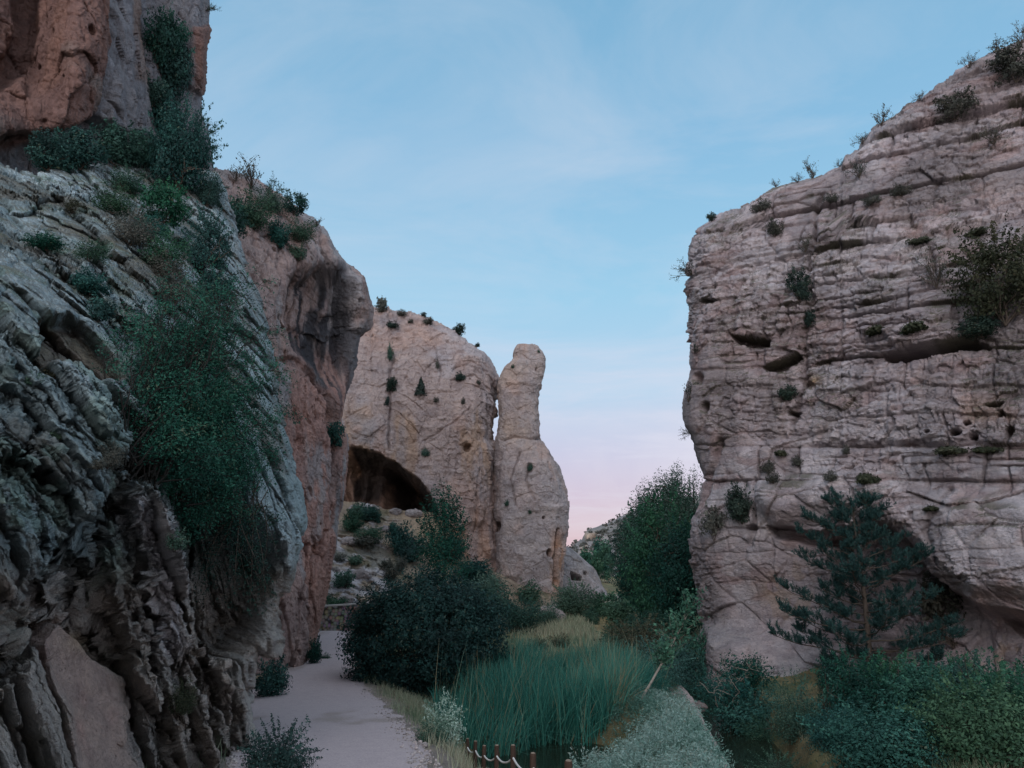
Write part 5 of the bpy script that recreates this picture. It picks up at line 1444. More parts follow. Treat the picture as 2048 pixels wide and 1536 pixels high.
def boulder(p, r, seed, label, mat='rock_far', squash=.7):
    n, m = 44, 64; th = np.linspace(.02, np.pi - .02, n)[:, None]; ph = np.linspace(0, 2 * np.pi, m, endpoint=False)[None]
    P = np.stack([np.sin(th) * np.cos(ph), np.sin(th) * np.sin(ph), np.cos(th) + 0 * ph], -1)
    Nn = P.copy(); Q_ = P * np.array([r, r * .8, r * squash]) + seed * 3.1
    d = .30 * r * fbm(Q_, .9 / r, 4, off=seed) + chips(Q_, r * .6, seed, .7, .35) * .35
    V = P * np.array([r, r * .8, r * squash]) + Nn * d[..., None]
    o = link('boulder', mesh('boulder', V.reshape(-1, 3), grid_faces(n, m, True), M[mat], None, True, {'Col': np.tile(np.array([[.38, .335, .33]]), (n * m, 1)) * (1 + .25 * fbm(Q_, 2 / r, 3).reshape(-1, 1))}), None, p)
    return tag(o, label, 'boulder')


# ------------------------------------------------------------------ materials, light, camera
M = {}
M['rock'] = rock_mat('bedded_limestone', 7.0, .05, (1, 1, 1.7), .55)
M['rock_smooth'] = rock_mat('streaked_limestone', 6.0, .05, (1, 1, .6), .5)
M['rock_near'] = rock_mat('slab_limestone', 16.0, .03, (1, 1, 1), .6)
M['rock_far'] = rock_mat('far_limestone', 2.6, .09, (1, 1, 1), .5)
M['soil'] = rock_mat('soil', 10.0, .02, (1, 1, 1), .5)
M['gravel'] = rock_mat('gravel', 34.0, .0012, (1, 1, 1), .9, .35, .5)
M['leaf_dark'] = leaf_mat('dark_leaves', (.007, .030, .026), (.014, .066, .054), (.030, .135, .100))
M['leaf_teal'] = leaf_mat('blue_green_leaves', (.010, .048, .042), (.020, .105, .084), (.045, .19, .14))
M['leaf_green'] = leaf_mat('green_leaves', (.009, .048, .034), (.019, .105, .062), (.045, .185, .10))
M['leaf_mid'] = leaf_mat('dull_green_leaves', (.018, .055, .040), (.036, .105, .068), (.075, .165, .105))
M['leaf_olive'] = leaf_mat('olive_leaves', (.022, .032, .018), (.045, .055, .030), (.085, .09, .05))
M['leaf_grey'] = leaf_mat('grey_twig_leaves', (.045, .05, .042), (.08, .088, .072), (.13, .135, .11))
M['leaf_bright'] = leaf_mat('bright_leaves', (.012, .05, .026), (.026, .098, .046), (.055, .165, .07))
M['leaf_far'] = leaf_mat('far_scrub', (.075, .082, .072), (.11, .115, .098), (.15, .15, .125))
M['leaf_deep'] = leaf_mat('deep_green_leaves', (.005, .020, .018), (.010, .042, .036), (.022, .092, .072))
M['leaf_drab'] = leaf_mat('drab_grey_green_leaves', (.012, .027, .021), (.022, .046, .036), (.050, .085, .064))
M['needle'] = leaf_mat('pine_needles', (.006, .026, .024), (.012, .056, .048), (.028, .10, .08), .15)
M['reed'] = leaf_mat('reed_blades', (.024, .125, .102), (.066, .275, .212), (.30, .27, .17), .3)
rm = [n for n in M['reed'].node_tree.nodes if n.type == 'VALTORGB'][0].color_ramp
rm.elements[2].position = .90; rm.elements[2].color = (.17, .41, .31, 1); rm.elements[3].position = .97; rm.elements[3].color = (.30, .27, .17, 1)
M['grass'] = leaf_mat('dry_grass', (.05, .11, .055), (.20, .255, .145), (.43, .43, .30), .3)
M['sage'] = leaf_mat('pale_herbs', (.045, .135, .09), (.13, .27, .205), (.37, .53, .465), .3)
M['bark'] = plain_mat('bark', (.05, .04, .032), (.11, .09, .075), 14, .9, .01, (1, 1, .3))
M['bark_dark'] = plain_mat('dark_bark', (.012, .012, .011), (.030, .027, .024), 14)
M['bark_pale'] = plain_mat('pale_bark', (.17, .15, .125), (.34, .31, .27), 10)
M['post'] = plain_mat('brown_timber', (.036, .024, .018), (.078, .050, .036), 9, .75, .004, (6, 6, .5))
M['post_top'] = plain_mat('cut_timber', (.20, .16, .12), (.36, .31, .25), 30)
M['rope'] = plain_mat('white_rope', (.52, .52, .50), (.72, .72, .70), 40, .8, .003)
M['black'] = plain_mat('black_metal', (.012, .012, .014), (.03, .03, .032), 8, .5)
M['glass'] = plain_mat('milky_glass', (.45, .45, .45), (.55, .55, .55), 4, .3)
M['coping'] = plain_mat('coping_stone', (.34, .32, .31), (.48, .45, .43), 3)
M['concrete'] = plain_mat('concrete', (.26, .215, .205), (.44, .36, .345), 2.2, .9, .03)
m_, nt_, b_ = new_mat('wall_stones'); M['wallstone'] = m_
g_ = nd(nt_, 'ShaderNodeNewGeometry'); v_ = nd(nt_, 'ShaderNodeTexVoronoi'); v_.inputs['Scale'].default_value = 4.0
nt_.links.new(g_.outputs['Position'], v_.inputs['Vector'])
nt_.links.new(mixc(nt_, .35, ramp(nt_, v_.outputs['Distance'], [(.15, (.33, .28, .26)), (.55, (.20, .17, .15)), (.75, (.06, .05, .045))]), v_.outputs['Color'], 'SOFT_LIGHT'), b_.inputs['Base Color'])
w_, nt_, b_ = new_mat('still_water'); M['water'] = w_
b_.inputs['Base Color'].default_value = (.012, .017, .011, 1); b_.inputs['Roughness'].default_value = .06; b_.inputs['Specular IOR Level'].default_value = .5
g_ = nd(nt_, 'ShaderNodeNewGeometry'); bp_ = nd(nt_, 'ShaderNodeBump'); bp_.inputs['Distance'].default_value = .012
nt_.links.new(noise_node(nt_, g_.outputs['Position'], 2.2, 3), bp_.inputs['Height']); nt_.links.new(bp_.outputs[0], b_.inputs['Normal'])

# sun has just gone behind the viewer: weak, wide warm glow from there; pink band ahead
SUN_EL, SUN_AZ = math.radians(27), math.radians(194)      # azimuth from +y, clockwise
cam = bpy.data.cameras.new('camera'); co = link('camera', cam, None, CAM)
co.rotation_euler = (math.radians(90) + PITCH, 0, 0)
cam.sensor_width = 36; cam.lens = FPX / 2048 * 36; cam.clip_end = 3000; cam.clip_start = .05
SC.camera = co
sun = bpy.data.lights.new('sun', 'SUN'); so = link('sun', sun); sun.energy = 1.05; sun.angle = math.radians(28); sun.color = (1, .90, .90)
sd_ = Vector((math.sin(SUN_AZ) * math.cos(SUN_EL), math.cos(SUN_AZ) * math.cos(SUN_EL), math.sin(SUN_EL)))
so.rotation_euler = sd_.to_track_quat('Z', 'Y').to_euler()

W = bpy.data.worlds.new('World'); SC.world = W; W.use_nodes = True
nt = W.node_tree; bg = nt.nodes['Background']
sky = nd(nt, 'ShaderNodeTexSky', sky_type='NISHITA'); sky.sun_disc = False; sky.sun_elevation = SUN_EL; sky.sun_rotation = SUN_AZ
bg.inputs['Strength'].default_value = .02; nt.links.new(sky.outputs[0], bg.inputs['Color'])
tc = nd(nt, 'ShaderNodeTexCoord'); sx = nd(nt, 'ShaderNodeSeparateXYZ'); nt.links.new(tc.outputs['Generated'], sx.inputs[0])
grad = ramp(nt, sx.outputs['Z'], [(0.0, (.52, .33, .43)), (.04, (.58, .38, .47)), (.09, (.54, .41, .54)), (.15, (.50, .49, .64)), (.22, (.42, .575, .72)), (.34, (.31, .56, .735)), (.5, (.235, .47, .68)), (.66, (.19, .41, .61)), (1, (.98, .98, 1.02))])
mpn = nd(nt, 'ShaderNodeMapping'); mpn.inputs['Scale'].default_value = (1, 1, 3.2); mpn.inputs['Rotation'].default_value = (.25, .2, 0); nt.links.new(tc.outputs['Generated'], mpn.inputs[0])
cl = noise_node(nt, mpn.outputs[0], 1.9, 8, .6, .9)
clm = ramp(nt, cl, [(.40, (0, 0, 0)), (.70, (1, 1, 1))])
clc = ramp(nt, sx.outputs['Z'], [(0, (.60, .44, .50)), (.13, (.66, .60, .68)), (.3, (.54, .64, .76)), (.66, (.36, .52, .68)), (1, (.98, .98, 1.02))])
mf = nd(nt, 'ShaderNodeMath', operation='MULTIPLY'); mf.inputs[1].default_value = .75; nt.links.new(clm, mf.inputs[0])
g2 = mixc(nt, mf.outputs[0], grad, clc)
# low streaks of cloud
mp2 = nd(nt, 'ShaderNodeMapping'); mp2.inputs['Scale'].default_value = (1.2, 1.2, 11); nt.links.new(tc.outputs['Generated'], mp2.inputs[0])
st2 = ramp(nt, noise_node(nt, mp2.outputs[0], 2.2, 7, .6, .4), [(.45, (0, 0, 0)), (.68, (1, 1, 1))])
bnd = ramp(nt, sx.outputs['Z'], [(.02, (0, 0, 0)), (.09, (.9, .9, .9)), (.19, (.8, .8, .8)), (.34, (0, 0, 0))])
g2 = mixc(nt, mixc(nt, 1.0, st2, bnd, 'MULTIPLY'), g2, (.66, .63, .72))
# western glow behind the viewer
mr = nd(nt, 'ShaderNodeMapRange'); mr.inputs[1].default_value = .1; mr.inputs[2].default_value = -1.0; nt.links.new(sx.outputs['Y'], mr.inputs[0])
zz = ramp(nt, sx.outputs['Z'], [(0, (1, 1, 1)), (.35, (.55, .55, .55)), (.8, (0, 0, 0))])
mm = nd(nt, 'ShaderNodeMath', operation='MULTIPLY'); nt.links.new(mr.outputs[0], mm.inputs[0]); nt.links.new(zz, mm.inputs[1])
g3 = mixc(nt, mm.outputs[0], g2, (1.16, 1.07, 1.11))
bg2 = nd(nt, 'ShaderNodeBackground'); bg2.inputs['Strength'].default_value = 1.0; nt.links.new(g3, bg2.inputs['Color'])
ads = nd(nt, 'ShaderNodeAddShader'); nt.links.new(bg.outputs[0], ads.inputs[0]); nt.links.new(bg2.outputs[0], ads.inputs[1])
nt.links.new(ads.outputs[0], nt.nodes['World Output'].inputs['Surface'])
SC.view_settings.view_transform = 'Standard'; SC.view_settings.look = 'None'; SC.view_settings.exposure = 0; SC.view_settings.gamma = 1
SC.render.engine = 'CYCLES'
SC.cycles.max_bounces = 6; SC.cycles.diffuse_bounces = 3; SC.cycles.transmission_bounces = 3; SC.cycles.transparent_max_bounces = 4
SC.cycles.use_denoising = True

# ------------------------------------------------------------------ build
build_ground()
RC = right_cliff(); BU = buttress(); TW = tower(); NC = near_cliff(); CR = cave_rock(); PN = pinnacle(); OC = outcrop(); HL = hill(); SL = scree()
stone_wall(); lamp_post(); channel_wall(); rope_fence()
hanging_shrub(NC); big_bush(); leaning_tree(); reeds(); grasses(); path_stones(); pale_undergrowth()


def grow(S, kind, size, leaf, px, py, rpx, label, h=1.0, out=.25, **kw):
    """root a plant on a rock face where a photo pixel meets it"""
    p = S.on(px, py); r = rpx * math.hypot(p[1], p[2] - 5) / FPX
    return plant(kind, size, leaf, p + unit(CAM - p) * r * out, r, label, h, **kw)


def stand(kind, size, leaf, px, py, Y, rpx, label, h=1.0, sink=.05, **kw):
    """a plant on the ground under a photo pixel, Y metres ahead"""
    p = world(px, py, Y); p[2] = ground_z(p[0], p[1]) - sink
    return plant(kind, size, leaf, p, rpx * Y / FPX, label, h, **kw)


G1 = 'shrubs rooted in the bedded cliff'
for row in (
    ('loose', 'l', 'leaf_olive', 2010, 640, 84, 'big dark olive shrub spilling over the bedded cliff by the long slot', 1.3),
    ('leafy', 'm', 'leaf_drab', 1962, 672, 42, 'dark low shrub directly under the big olive shrub on the cliff', .6),
    ('loose', 'm', 'leaf_drab', 1602, 604, 26, 'dark upright bush filling the tall vertical crack of the bedded cliff', 1.6),
    ('leafy', 's', 'leaf_drab', 1620, 656, 14, 'small dark bush in the vertical crack just below the upright bush', 1.2),
    ('fine', 's', 'leaf_grey', 1548, 470, 19, 'grey tuft like shrub under the pale slab of the bedded cliff', 1.1),
    ('twiggy', 's', 'leaf_grey', 1612, 505, 22, 'grey twiggy shrub at the upper bend of the vertical crack', 1.2),
    ('twiggy', 's', 'leaf_drab', 1716, 352, 22, 'dark upright twiggy shrub just below the stepped skyline notch', 1.4),
    ('loose', 'm', 'leaf_grey', 1912, 240, 40, 'wide grey brown shrub on the upper slope of the bedded cliff', .8),
    ('loose', 'm', 'leaf_grey', 2030, 165, 44, 'grey brown shrub high on the slope just under the skyline', .9),
    ('twiggy', 's', 'leaf_grey', 1985, 285, 30, 'twiggy grey shrub below the wide grey shrub of the upper slope', .9),
    ('twiggy', 's', 'leaf_grey', 1872, 570, 32, 'thin twiggy shrub growing out of a joint between big pale blocks', 1.8),
    ('leafy', 's', 'leaf_drab', 1576, 802, 17, 'small dark bush above the black niche in the vertical crack', .9),
    ('leafy', 'm', 'leaf_drab', 1482, 1046, 30, 'rounded dark shrub in the shadowed crack of the lower cliff', 1.3),
    ('fine', 's', 'leaf_grey', 1534, 946, 18, 'dull green tuft on a ledge above the rounded dark shrub', .8),
    ('fine', 's', 'leaf_grey', 1596, 930, 16, 'dull green tuft beside a white patch of the ledge', .7),
    ('mat', 's', 'leaf_olive', 1562, 908, 20, 'flat olive cushion plant on the narrow ledge', 1),
    ('mat', 's', 'leaf_olive', 1732, 962, 24, 'flat olive cushion on the rim of the great rounded block', 1.6),
    ('mat', 's', 'leaf_olive', 1750, 664, 30, 'olive moss cushion on the ledge above the long black slot', 1),
    ('mat', 's', 'leaf_olive', 1822, 660, 34, 'wide olive moss cushion next to the big slab over the slot', 1),
    ('mat', 's', 'leaf_olive', 1840, 484, 22, 'olive cushion in the joint above the pale blocks', 1),
    ('mat', 's', 'leaf_olive', 1952, 466, 28, 'long olive cushion on the upper pale ledge', .8),
    ('fine', 's', 'leaf_grey', 1742, 408, 18, 'small grey herb on the broken ledges under the notch', .7),
    ('fine', 's', 'leaf_grey', 1660, 408, 16, 'small grey herb over the top of the vertical crack', .8),
    ('fine', 's', 'leaf_grey', 1520, 420, 20, 'pinkish grey herb near the rounded corner of the skyline', .8),
    ('fine', 's', 'leaf_grey', 1800, 392, 20, 'small grey herb midway along the upper ledges', .7),
    ('fine', 's', 'leaf_grey', 1692, 906, 10, 'tiny green tuft on the long pale ledge', 1),
    ('mat', 's', 'leaf_olive', 1900, 906, 36, 'long olive cushion on the broad lower ledge', .8),
    ('mat', 's', 'leaf_olive', 1970, 902, 30, 'olive cushion at the end of the broad lower ledge', .8),
    ('mat', 's', 'leaf_olive', 1860, 1022, 22, 'olive cushion on the great rounded lip of rock', .8),
    ('fine', 's', 'leaf_grey', 1660, 960, 14, 'grey tuft in the gap between two rounded blocks', 1),
    ('fine', 's', 'leaf_grey', 1545, 965, 16, 'grey tuft below the dull green ledge tufts', .8),
    ('loose', 's', 'leaf_grey', 1425, 1080, 22, 'dull green bush hugging the shaded corner of the cliff', 1.6),
    ('loose', 's', 'leaf_grey', 1880, 1240, 40, 'dull green bush under the great rounded lip', 1.2),
    ('twiggy', 's', 'leaf_grey', 1905, 1290, 44, 'pale bare twigs hanging below the great rounded lip', 1),
    ('twiggy', 's', 'leaf_grey', 2040, 84, 24, 'thin twiggy shrub at the highest point of the skyline', 1.1),
    ('twiggy', 's', 'leaf_grey', 1998, 100, 22, 'thin twiggy shrub on the skyline one step below the highest', 1),
    ('twiggy', 's', 'leaf_grey', 1936, 132, 20, 'sparse skyline twigs over the wide grey shrub', .9),
    ('twiggy', 's', 'leaf_grey', 1838, 200, 15, 'tiny skyline twigs halfway up the long slope', 1),
    ('twiggy', 's', 'leaf_grey', 1760, 246, 26, 'spreading skyline twigs above the steep step', .9),
    ('twiggy', 's', 'leaf_grey', 1722, 288, 20, 'skyline twigs on the steep step of the cliff top', .9),
    ('twiggy', 's', 'leaf_grey', 1676, 330, 13, 'short skyline twigs right at the notch', .9),
    ('twiggy', 's', 'leaf_grey', 1622, 350, 22, 'tall thin skyline twigs between the notch and the corner', 1.2),
    ('twiggy', 's', 'leaf_grey', 1594, 358, 15, 'low skyline twigs beside the tall thin ones', .8),
    ('twiggy', 's', 'leaf_grey', 1550, 372, 13, 'low skyline twigs nearest to the rounded corner', .9),
    ('leafy', 's', 'leaf_drab', 1422, 440, 9, 'tiny dark bush on the rounded skyline corner', 1),
    ('twiggy', 's', 'leaf_drab', 1380, 548, 25, 'thin shrub sticking out sideways from the upper cliff edge', 1, (0, -1.0)),
    ('twiggy', 's', 'leaf_drab', 1388, 705, 16, 'bare twig sticking out of the cliff edge midway', 1, (0, -.9)),
    ('twiggy', 's', 'leaf_drab', 1374, 800, 30, 'little crooked pine like shrub leaning out over the bulge', 1.2, (0, -.7)),
    ('twiggy', 's', 'leaf_drab', 1374, 868, 15, 'hanging twigs under the bulge of the cliff edge', 1, (0, -1.5)),
):
    kind, size, leaf, px, py, rp, lab, h = row[:8]
    grow(RC, kind, size, leaf, px, py, rp, lab, h, group=G1, var=hash_s(lab) % 3, lean=row[8] if len(row) > 8 else (0, 0))

G2 = 'plants on the broken slab cliff'
for row in (
    ('leafy', 'l', 'leaf_dark', 356, 376, 56, 'tall dark bush against the foot of the red wall', 1.8),
    ('leafy', 'l', 'leaf_dark', 414, 408, 26, 'slim dark bush at the sky edge below the red wall', 1.6),
    ('leafy', 'm', 'leaf_dark', 92, 338, 46, 'dark shrub under the overhang at the end of the ledge', .9),
    ('leafy', 'm', 'leaf_dark', 160, 334, 42, 'dark shrub in the middle of the row under the overhang', 1.0),
    ('leafy', 'm', 'leaf_dark', 232, 326, 44, 'dark shrub under the overhang beside the tall dark bush', 1.0),
    ('leafy', 'm', 'leaf_teal', 288, 330, 40, 'blue green shrub at the foot of the tall dark bush', 1.0),
    ('loose', 'l', 'leaf_dark', 408, 552, 50, 'tall dark shrub in the middle of the overgrown slope', 1.45),
    ('loose', 'm', 'leaf_green', 322, 450, 48, 'light green shrub on the overgrown slope', 1.1),
    ('fine', 'm', 'leaf_green', 330, 530, 44, 'feathery green shrub below the light green shrub', .9),
    ('fine', 'm', 'leaf_grey', 262, 486, 46, 'brownish dry shrub on the overgrown slope', .8),
    ('fine', 'm', 'leaf_grey', 330, 556, 40, 'second brownish dry shrub lower on the overgrown slope', .8),
    ('fine', 'm', 'leaf_grey', 352, 604, 38, 'brown grey dry shrub above the hanging shrub', .8),
    ('fine', 'm', 'leaf_mid', 226, 425, 40, 'dull green shrub between pale slabs under the ledge', .7),
    ('fine', 'm', 'leaf_mid', 252, 380, 34, 'dull green shrub at the lip of the ledge', .8),
    ('leafy', 'm', 'leaf_teal', 300, 480, 30, 'small blue green bush among the dry shrubs', .9),
    ('fine', 'm', 'leaf_mid', 178, 520, 34, 'low grey green shrub on the pale slabs', .7),
    ('leafy', 'm', 'leaf_teal', 178, 590, 36, 'blue green shrub at the edge of the long slab', .7),
    ('leafy', 's', 'leaf_dark', 196, 640, 26, 'dark small bush in the gap beside the long slab', 1),
    ('leafy', 'm', 'leaf_teal', 90, 500, 34, 'blue green mat shrub on the upper slabs', .5),
    ('loose', 'm', 'leaf_dark', 432, 610, 40, 'dark bush hanging behind the top of the hanging shrub', 1.1),
    ('fine', 's', 'leaf_olive', 146, 425, 22, 'yellowish herb patch on the pale slab', .6),
    ('fine', 'm', 'leaf_grey', 216, 938, 30, 'brown dry cushion beside the root of the hanging shrub', .9),
    ('fine', 's', 'leaf_grey', 196, 940, 18, 'small brown dry tuft tucked behind the brown cushion', .9),
    ('fine', 's', 'leaf_mid', 352, 1098, 24, 'grey green tuft on the steep rib of rock', .9),
    ('fine', 'm', 'leaf_olive', 366, 1428, 26, 'beige dried herb in a cleft near the path', 1.2),
    ('fine', 's', 'leaf_olive', 110, 755, 26, 'dry herb below the brown recess', .6),
    ('fine', 's', 'leaf_mid', 120, 880, 24, 'dull green herb among the broken stones', .6),
    ('fine', 's', 'leaf_mid', 70, 770, 20, 'dull green herb at the foot of the brown recess', .7),
    ('twiggy', 's', 'leaf_mid', 500, 1145, 36, 'thin twigs in the dark hollow under the overhang', 1),
):
    kind, size, leaf, px, py, rp, lab, h = row
    grow(NC, kind, size, leaf, px, py, rp, lab, h, group=G2, var=hash_s(lab) % 3)

G3 = 'plants on the red buttress'
for row in (
    ('twiggy', 's', 'leaf_grey', 506, 372, 34, 'leafless twiggy shrub standing against the sky', 1.3),
    ('twiggy', 's', 'leaf_grey', 470, 360, 20, 'small twigs against the sky next to the leafless shrub', 1.2),
    ('twiggy', 's', 'leaf_dark', 548, 392, 24, 'leafy shrub against the sky beside the leafless shrub', 1.5),
    ('loose', 'm', 'leaf_dark', 590, 428, 26, 'round dark bush leaning out over the sky edge', 1.1),
    ('twiggy', 's', 'leaf_grey', 634, 450, 16, 'short twigs on the descending sky edge', .9),
    ('fine', 'm', 'leaf_mid', 505, 452, 44, 'dull green shrub on the top of the buttress', .9),
    ('fine', 'm', 'leaf_mid', 540, 420, 36, 'dull green low shrub just inside the sky edge', .7),
    ('fine', 'm', 'leaf_teal', 486, 436, 34, 'teal shrub behind the slim dark bush', .6),
    ('leafy', 'm', 'leaf_teal', 558, 490, 24, 'blue green shrub at the top of the vertical groove', 1.2),
    ('fine', 'm', 'leaf_mid', 600, 480, 34, 'grey green shrub on the rounded shoulder of the buttress', .7),
    ('leafy', 'm', 'leaf_dark', 450, 470, 40, 'dark shrub between buttress and overgrown slope', 1.0),
    ('fine', 's', 'leaf_mid', 596, 520, 22, 'small herb clinging above the dark brow', .9),
    ('leafy', 's', 'leaf_dark', 672, 894, 20, 'dark bush in the deep groove beside the cave', 1.3),
    ('leafy', 's', 'leaf_dark', 490, 590, 20, 'small dark bush on the rounded grey face', .8),
):
    kind, size, leaf, px, py, rp, lab, h = row
    grow(BU, kind, size, leaf, px, py, rp, lab, h, group=G3, var=hash_s(lab) % 3)

G4 = 'plants on the red rock wall'
for row in (
    ('leafy', 'm', 'leaf_dark', 318, 130, 30, 'dark ivy like bush in the tall recess of the red wall', 2.2),
    ('leafy', 'm', 'leaf_dark', 338, 196, 38, 'dark bush in the recess below the ivy like bush', 1.7),
    ('leafy', 'm', 'leaf_dark', 306, 212, 26, 'small dark bush at the foot of the recess', 1.2),
    ('leafy', 'm', 'leaf_teal', 346, 100, 26, 'blue green bush high in the recess', 1.3),
    ('leafy', 's', 'leaf_dark', 367, 112, 9, 'tiny dark tuft on the grey face beside the red patch', 1),
    ('leafy', 'm', 'leaf_dark', 330, 278, 36, 'dark bush above the tall dark bush', 1.6),
    ('twiggy', 's', 'leaf_dark', 418, 262, 20, 'twigs on the sky edge of the red wall', 1, (0, .6)),
    ('twiggy', 's', 'leaf_dark', 416, 22, 16, 'twigs at the very top of the sky edge', 1.1, (0, .7)),
    ('twiggy', 's', 'leaf_dark', 424, 300, 13, 'short twigs low on the sky edge of the red wall', 1, (0, .7)),
    ('twiggy', 's', 'leaf_olive', 60, 300, 26, 'dry grassy twigs at the foot of the red wall', 1.4),
):
    kind, size, leaf, px, py, rp, lab, h = row[:8]
    grow(TW, kind, size, leaf, px, py, rp, lab, h, group=G4, var=hash_s(lab) % 3, lean=row[8] if len(row) > 8 else (0, 0))

G5 = 'small plants on the cave rock'
for row in (
    ('juniper', 's', 'leaf_drab', 840, 788, 15, 'small conical dark tree in the middle of the cave rock', 1.0),
    ('leafy', 's', 'leaf_drab', 918, 759, 10, 'dark round tuft beyond the small conical tree', 1.1),
    ('leafy', 's', 'leaf_drab', 783, 780, 12, 'dark tuft at the foot of the vertical crack', 1.3),
    ('fine', 's', 'leaf_mid', 782, 722, 8, 'narrow green tuft in the vertical crack', 2.4),
    ('leafy', 's', 'leaf_drab', 784, 654, 11, 'dark cushion near the top of the dome', .8),
    ('leafy', 's', 'leaf_grey', 762, 622, 14, 'brown bush on the summit of the dome', 1.1),
    ('fine', 's', 'leaf_grey', 806, 630, 11, 'flat grey tuft on the skyline of the dome', .6),
    ('leafy', 's', 'leaf_grey', 855, 646, 10, 'brown cushion under the skyline of the dome', .8),
    ('leafy', 's', 'leaf_drab', 920, 668, 13, 'black cushion bush on the falling skyline of the dome', .9),
    ('leafy', 's', 'leaf_drab', 851, 634, 6, 'tiny black tuft on the skyline of the dome', .8),
    ('leafy', 's', 'leaf_drab', 954, 690, 5, 'tiny tuft low on the falling skyline of the dome', 1),
    ('fine', 's', 'leaf_grey', 820, 643, 7, 'tiny brown tuft below the flat skyline tuft', .8),
    ('leafy', 's', 'leaf_drab', 774, 808, 5, 'tiny dark tuft under the vertical crack', 2),
    ('fine', 's', 'leaf_grey', 870, 803, 7, 'tiny grey tuft below the small conical tree', 1),
    ('fine', 's', 'leaf_grey', 876, 735, 5, 'tiny grey tuft in the upper crack', 2),
    ('fine', 's', 'leaf_mid', 852, 910, 9, 'dull green tuft above the cave arch', 1.2),
    ('fine', 's', 'leaf_grey', 925, 806, 5, 'tiny brown tuft near the far corner of the dome', 1.5),
    ('fine', 's', 'leaf_grey', 960, 768, 6, 'tiny brown tuft at the far corner of the dome', 1),
):
    kind, size, leaf, px, py, rp, lab, h = row
    grow(CR, kind, size, leaf, px, py, rp, lab, h, group=G5, var=hash_s(lab) % 3)
for px, py, rp, lab in ((1059, 940, 7, 'small dark tuft on the shoulder of the pinnacle'), (1062, 1030, 5, 'tiny tuft halfway down the pinnacle'), (1012, 1010, 6, 'tiny tuft beside the crevice of the pinnacle'), (1080, 704, 3, 'tiny tuft on the head of the pinnacle'), (1024, 734, 4, 'tiny tuft on the neck of the pinnacle')):
    grow(PN, 'fine', 's', 'leaf_mid', px, py, rp, lab, 1.1, group='small plants on the pinnacle')

G6 = 'shrubs on the stony slope'
for row in (
    ('leafy', 'm', 'leaf_dark', 738, 1040, 20, 'dark shrub just below the cave floor', .9),
    ('leafy', 's', 'leaf_mid', 716, 1036, 18, 'dull green shrub beside the dark one below the cave', .9),
    ('leafy', 's', 'leaf_dark', 757, 1046, 9, 'small round bush on the bare ochre patch', 1.3),
    ('leafy', 'm', 'leaf_mid', 706, 1062, 22, 'dull green shrub at the edge of the red buttress', 1),
    ('leafy', 'm', 'leaf_mid', 742, 1084, 26, 'wide dull green shrub in the middle of the slope', .7),
    ('leafy', 's', 'leaf_grey', 735, 1096, 22, 'grey green flat shrub below the wide one', .6),
    ('leafy', 's', 'leaf_dark', 787, 1066, 9, 'small dark bush on the upper ochre slope', 1.4),
    ('leafy', 'm', 'leaf_dark', 800, 1108, 26, 'dark shrub halfway down the ochre slope', 1.3),
    ('leafy', 'm', 'leaf_dark', 824, 1122, 30, 'dark shrub below the ochre slope beside the poplar', 1.0),
    ('fine', 's', 'leaf_grey', 776, 1135, 13, 'brown grey bush above the pale trail', 1),
    ('fine', 's', 'leaf_grey', 800, 1140, 17, 'larger brown grey bush above the pale trail', 1.1),
    ('fine', 's', 'leaf_grey', 782, 1160, 18, 'brown grey bush beside the pale trail', .9),
    ('leafy', 's', 'leaf_mid', 690, 1172, 24, 'dull green patch shrub among the grey stones', .7),
    ('leafy', 's', 'leaf_mid', 668, 1210, 22, 'dull green shrub above the stone wall', .6),
    ('leafy', 's', 'leaf_mid', 712, 1128, 16, 'small dull green shrub on the grey stones', .6),
    ('fine', 's', 'leaf_grey', 676, 1120, 14, 'grey shrub by the buttress edge', .8),
    ('leafy', 'm', 'leaf_dark', 905, 1120, 26, 'dark shrub behind the poplar at the rock foot', 1),
    ('leafy', 'm', 'leaf_dark', 950, 1168, 32, 'dark shrub at the foot of the narrow crevice', .9),
    ('fine', 'm', 'leaf_mid', 985, 1180, 28, 'dull shrub under the pinnacle', .8),
    ('fine', 's', 'leaf_mid', 1060, 1206, 30, 'dull shrub below the pinnacle foot', .8),
):
    kind, size, leaf, px, py, rp, lab, h = row
    grow(SL, kind, size, leaf, px, py, rp, lab, h, group=G6, var=hash_s(lab) % 3, out=0)

# valley floor
stand('column', 'l', 'leaf_teal', 882, 1215, 52, 62, 'young poplar with open crown rising behind the round bush', 1.02, var=1)
G7 = 'poplars at the foot of the bedded cliff'
for px, Y, rp, h, leaf, lab in (
    (1258, 92, 42, .86, 'leaf_dark', 'dark poplar at the outer end of the row'),
    (1280, 88, 42, 1.02, 'leaf_mid', 'second poplar of the row with ragged tip'),
    (1302, 86, 48, 1.06, 'leaf_mid', 'tall grey green poplar in the middle of the row'),
    (1336, 84, 46, 1.20, 'leaf_mid', 'tallest pale poplar of the row'),
    (1366, 82, 46, 1.28, 'leaf_mid', 'tall poplar beside the cliff edge'),
    (1400, 80, 46, 1.26, 'leaf_mid', 'poplar half hidden behind the cliff edge')):
    stand('column', 'l', leaf, px, 1225, Y, rp, lab, h, var=hash_s(lab) % 2, group=G7)
stand('crown', 'l', 'leaf_green', 1332, 1262, 62, 80, 'broad bright green tree before the poplars', 1.15, var=2)
stand('crown', 'l', 'leaf_dark', 1372, 1290, 58, 64, 'dark broad tree close to the cliff foot', 1.3, var=1)
stand('crown', 'l', 'leaf_dark', 1272, 1232, 80, 40, 'dark tree with visible trunk before the outer poplar', 1.2, var=0)
G8 = 'distant trees by the far field'
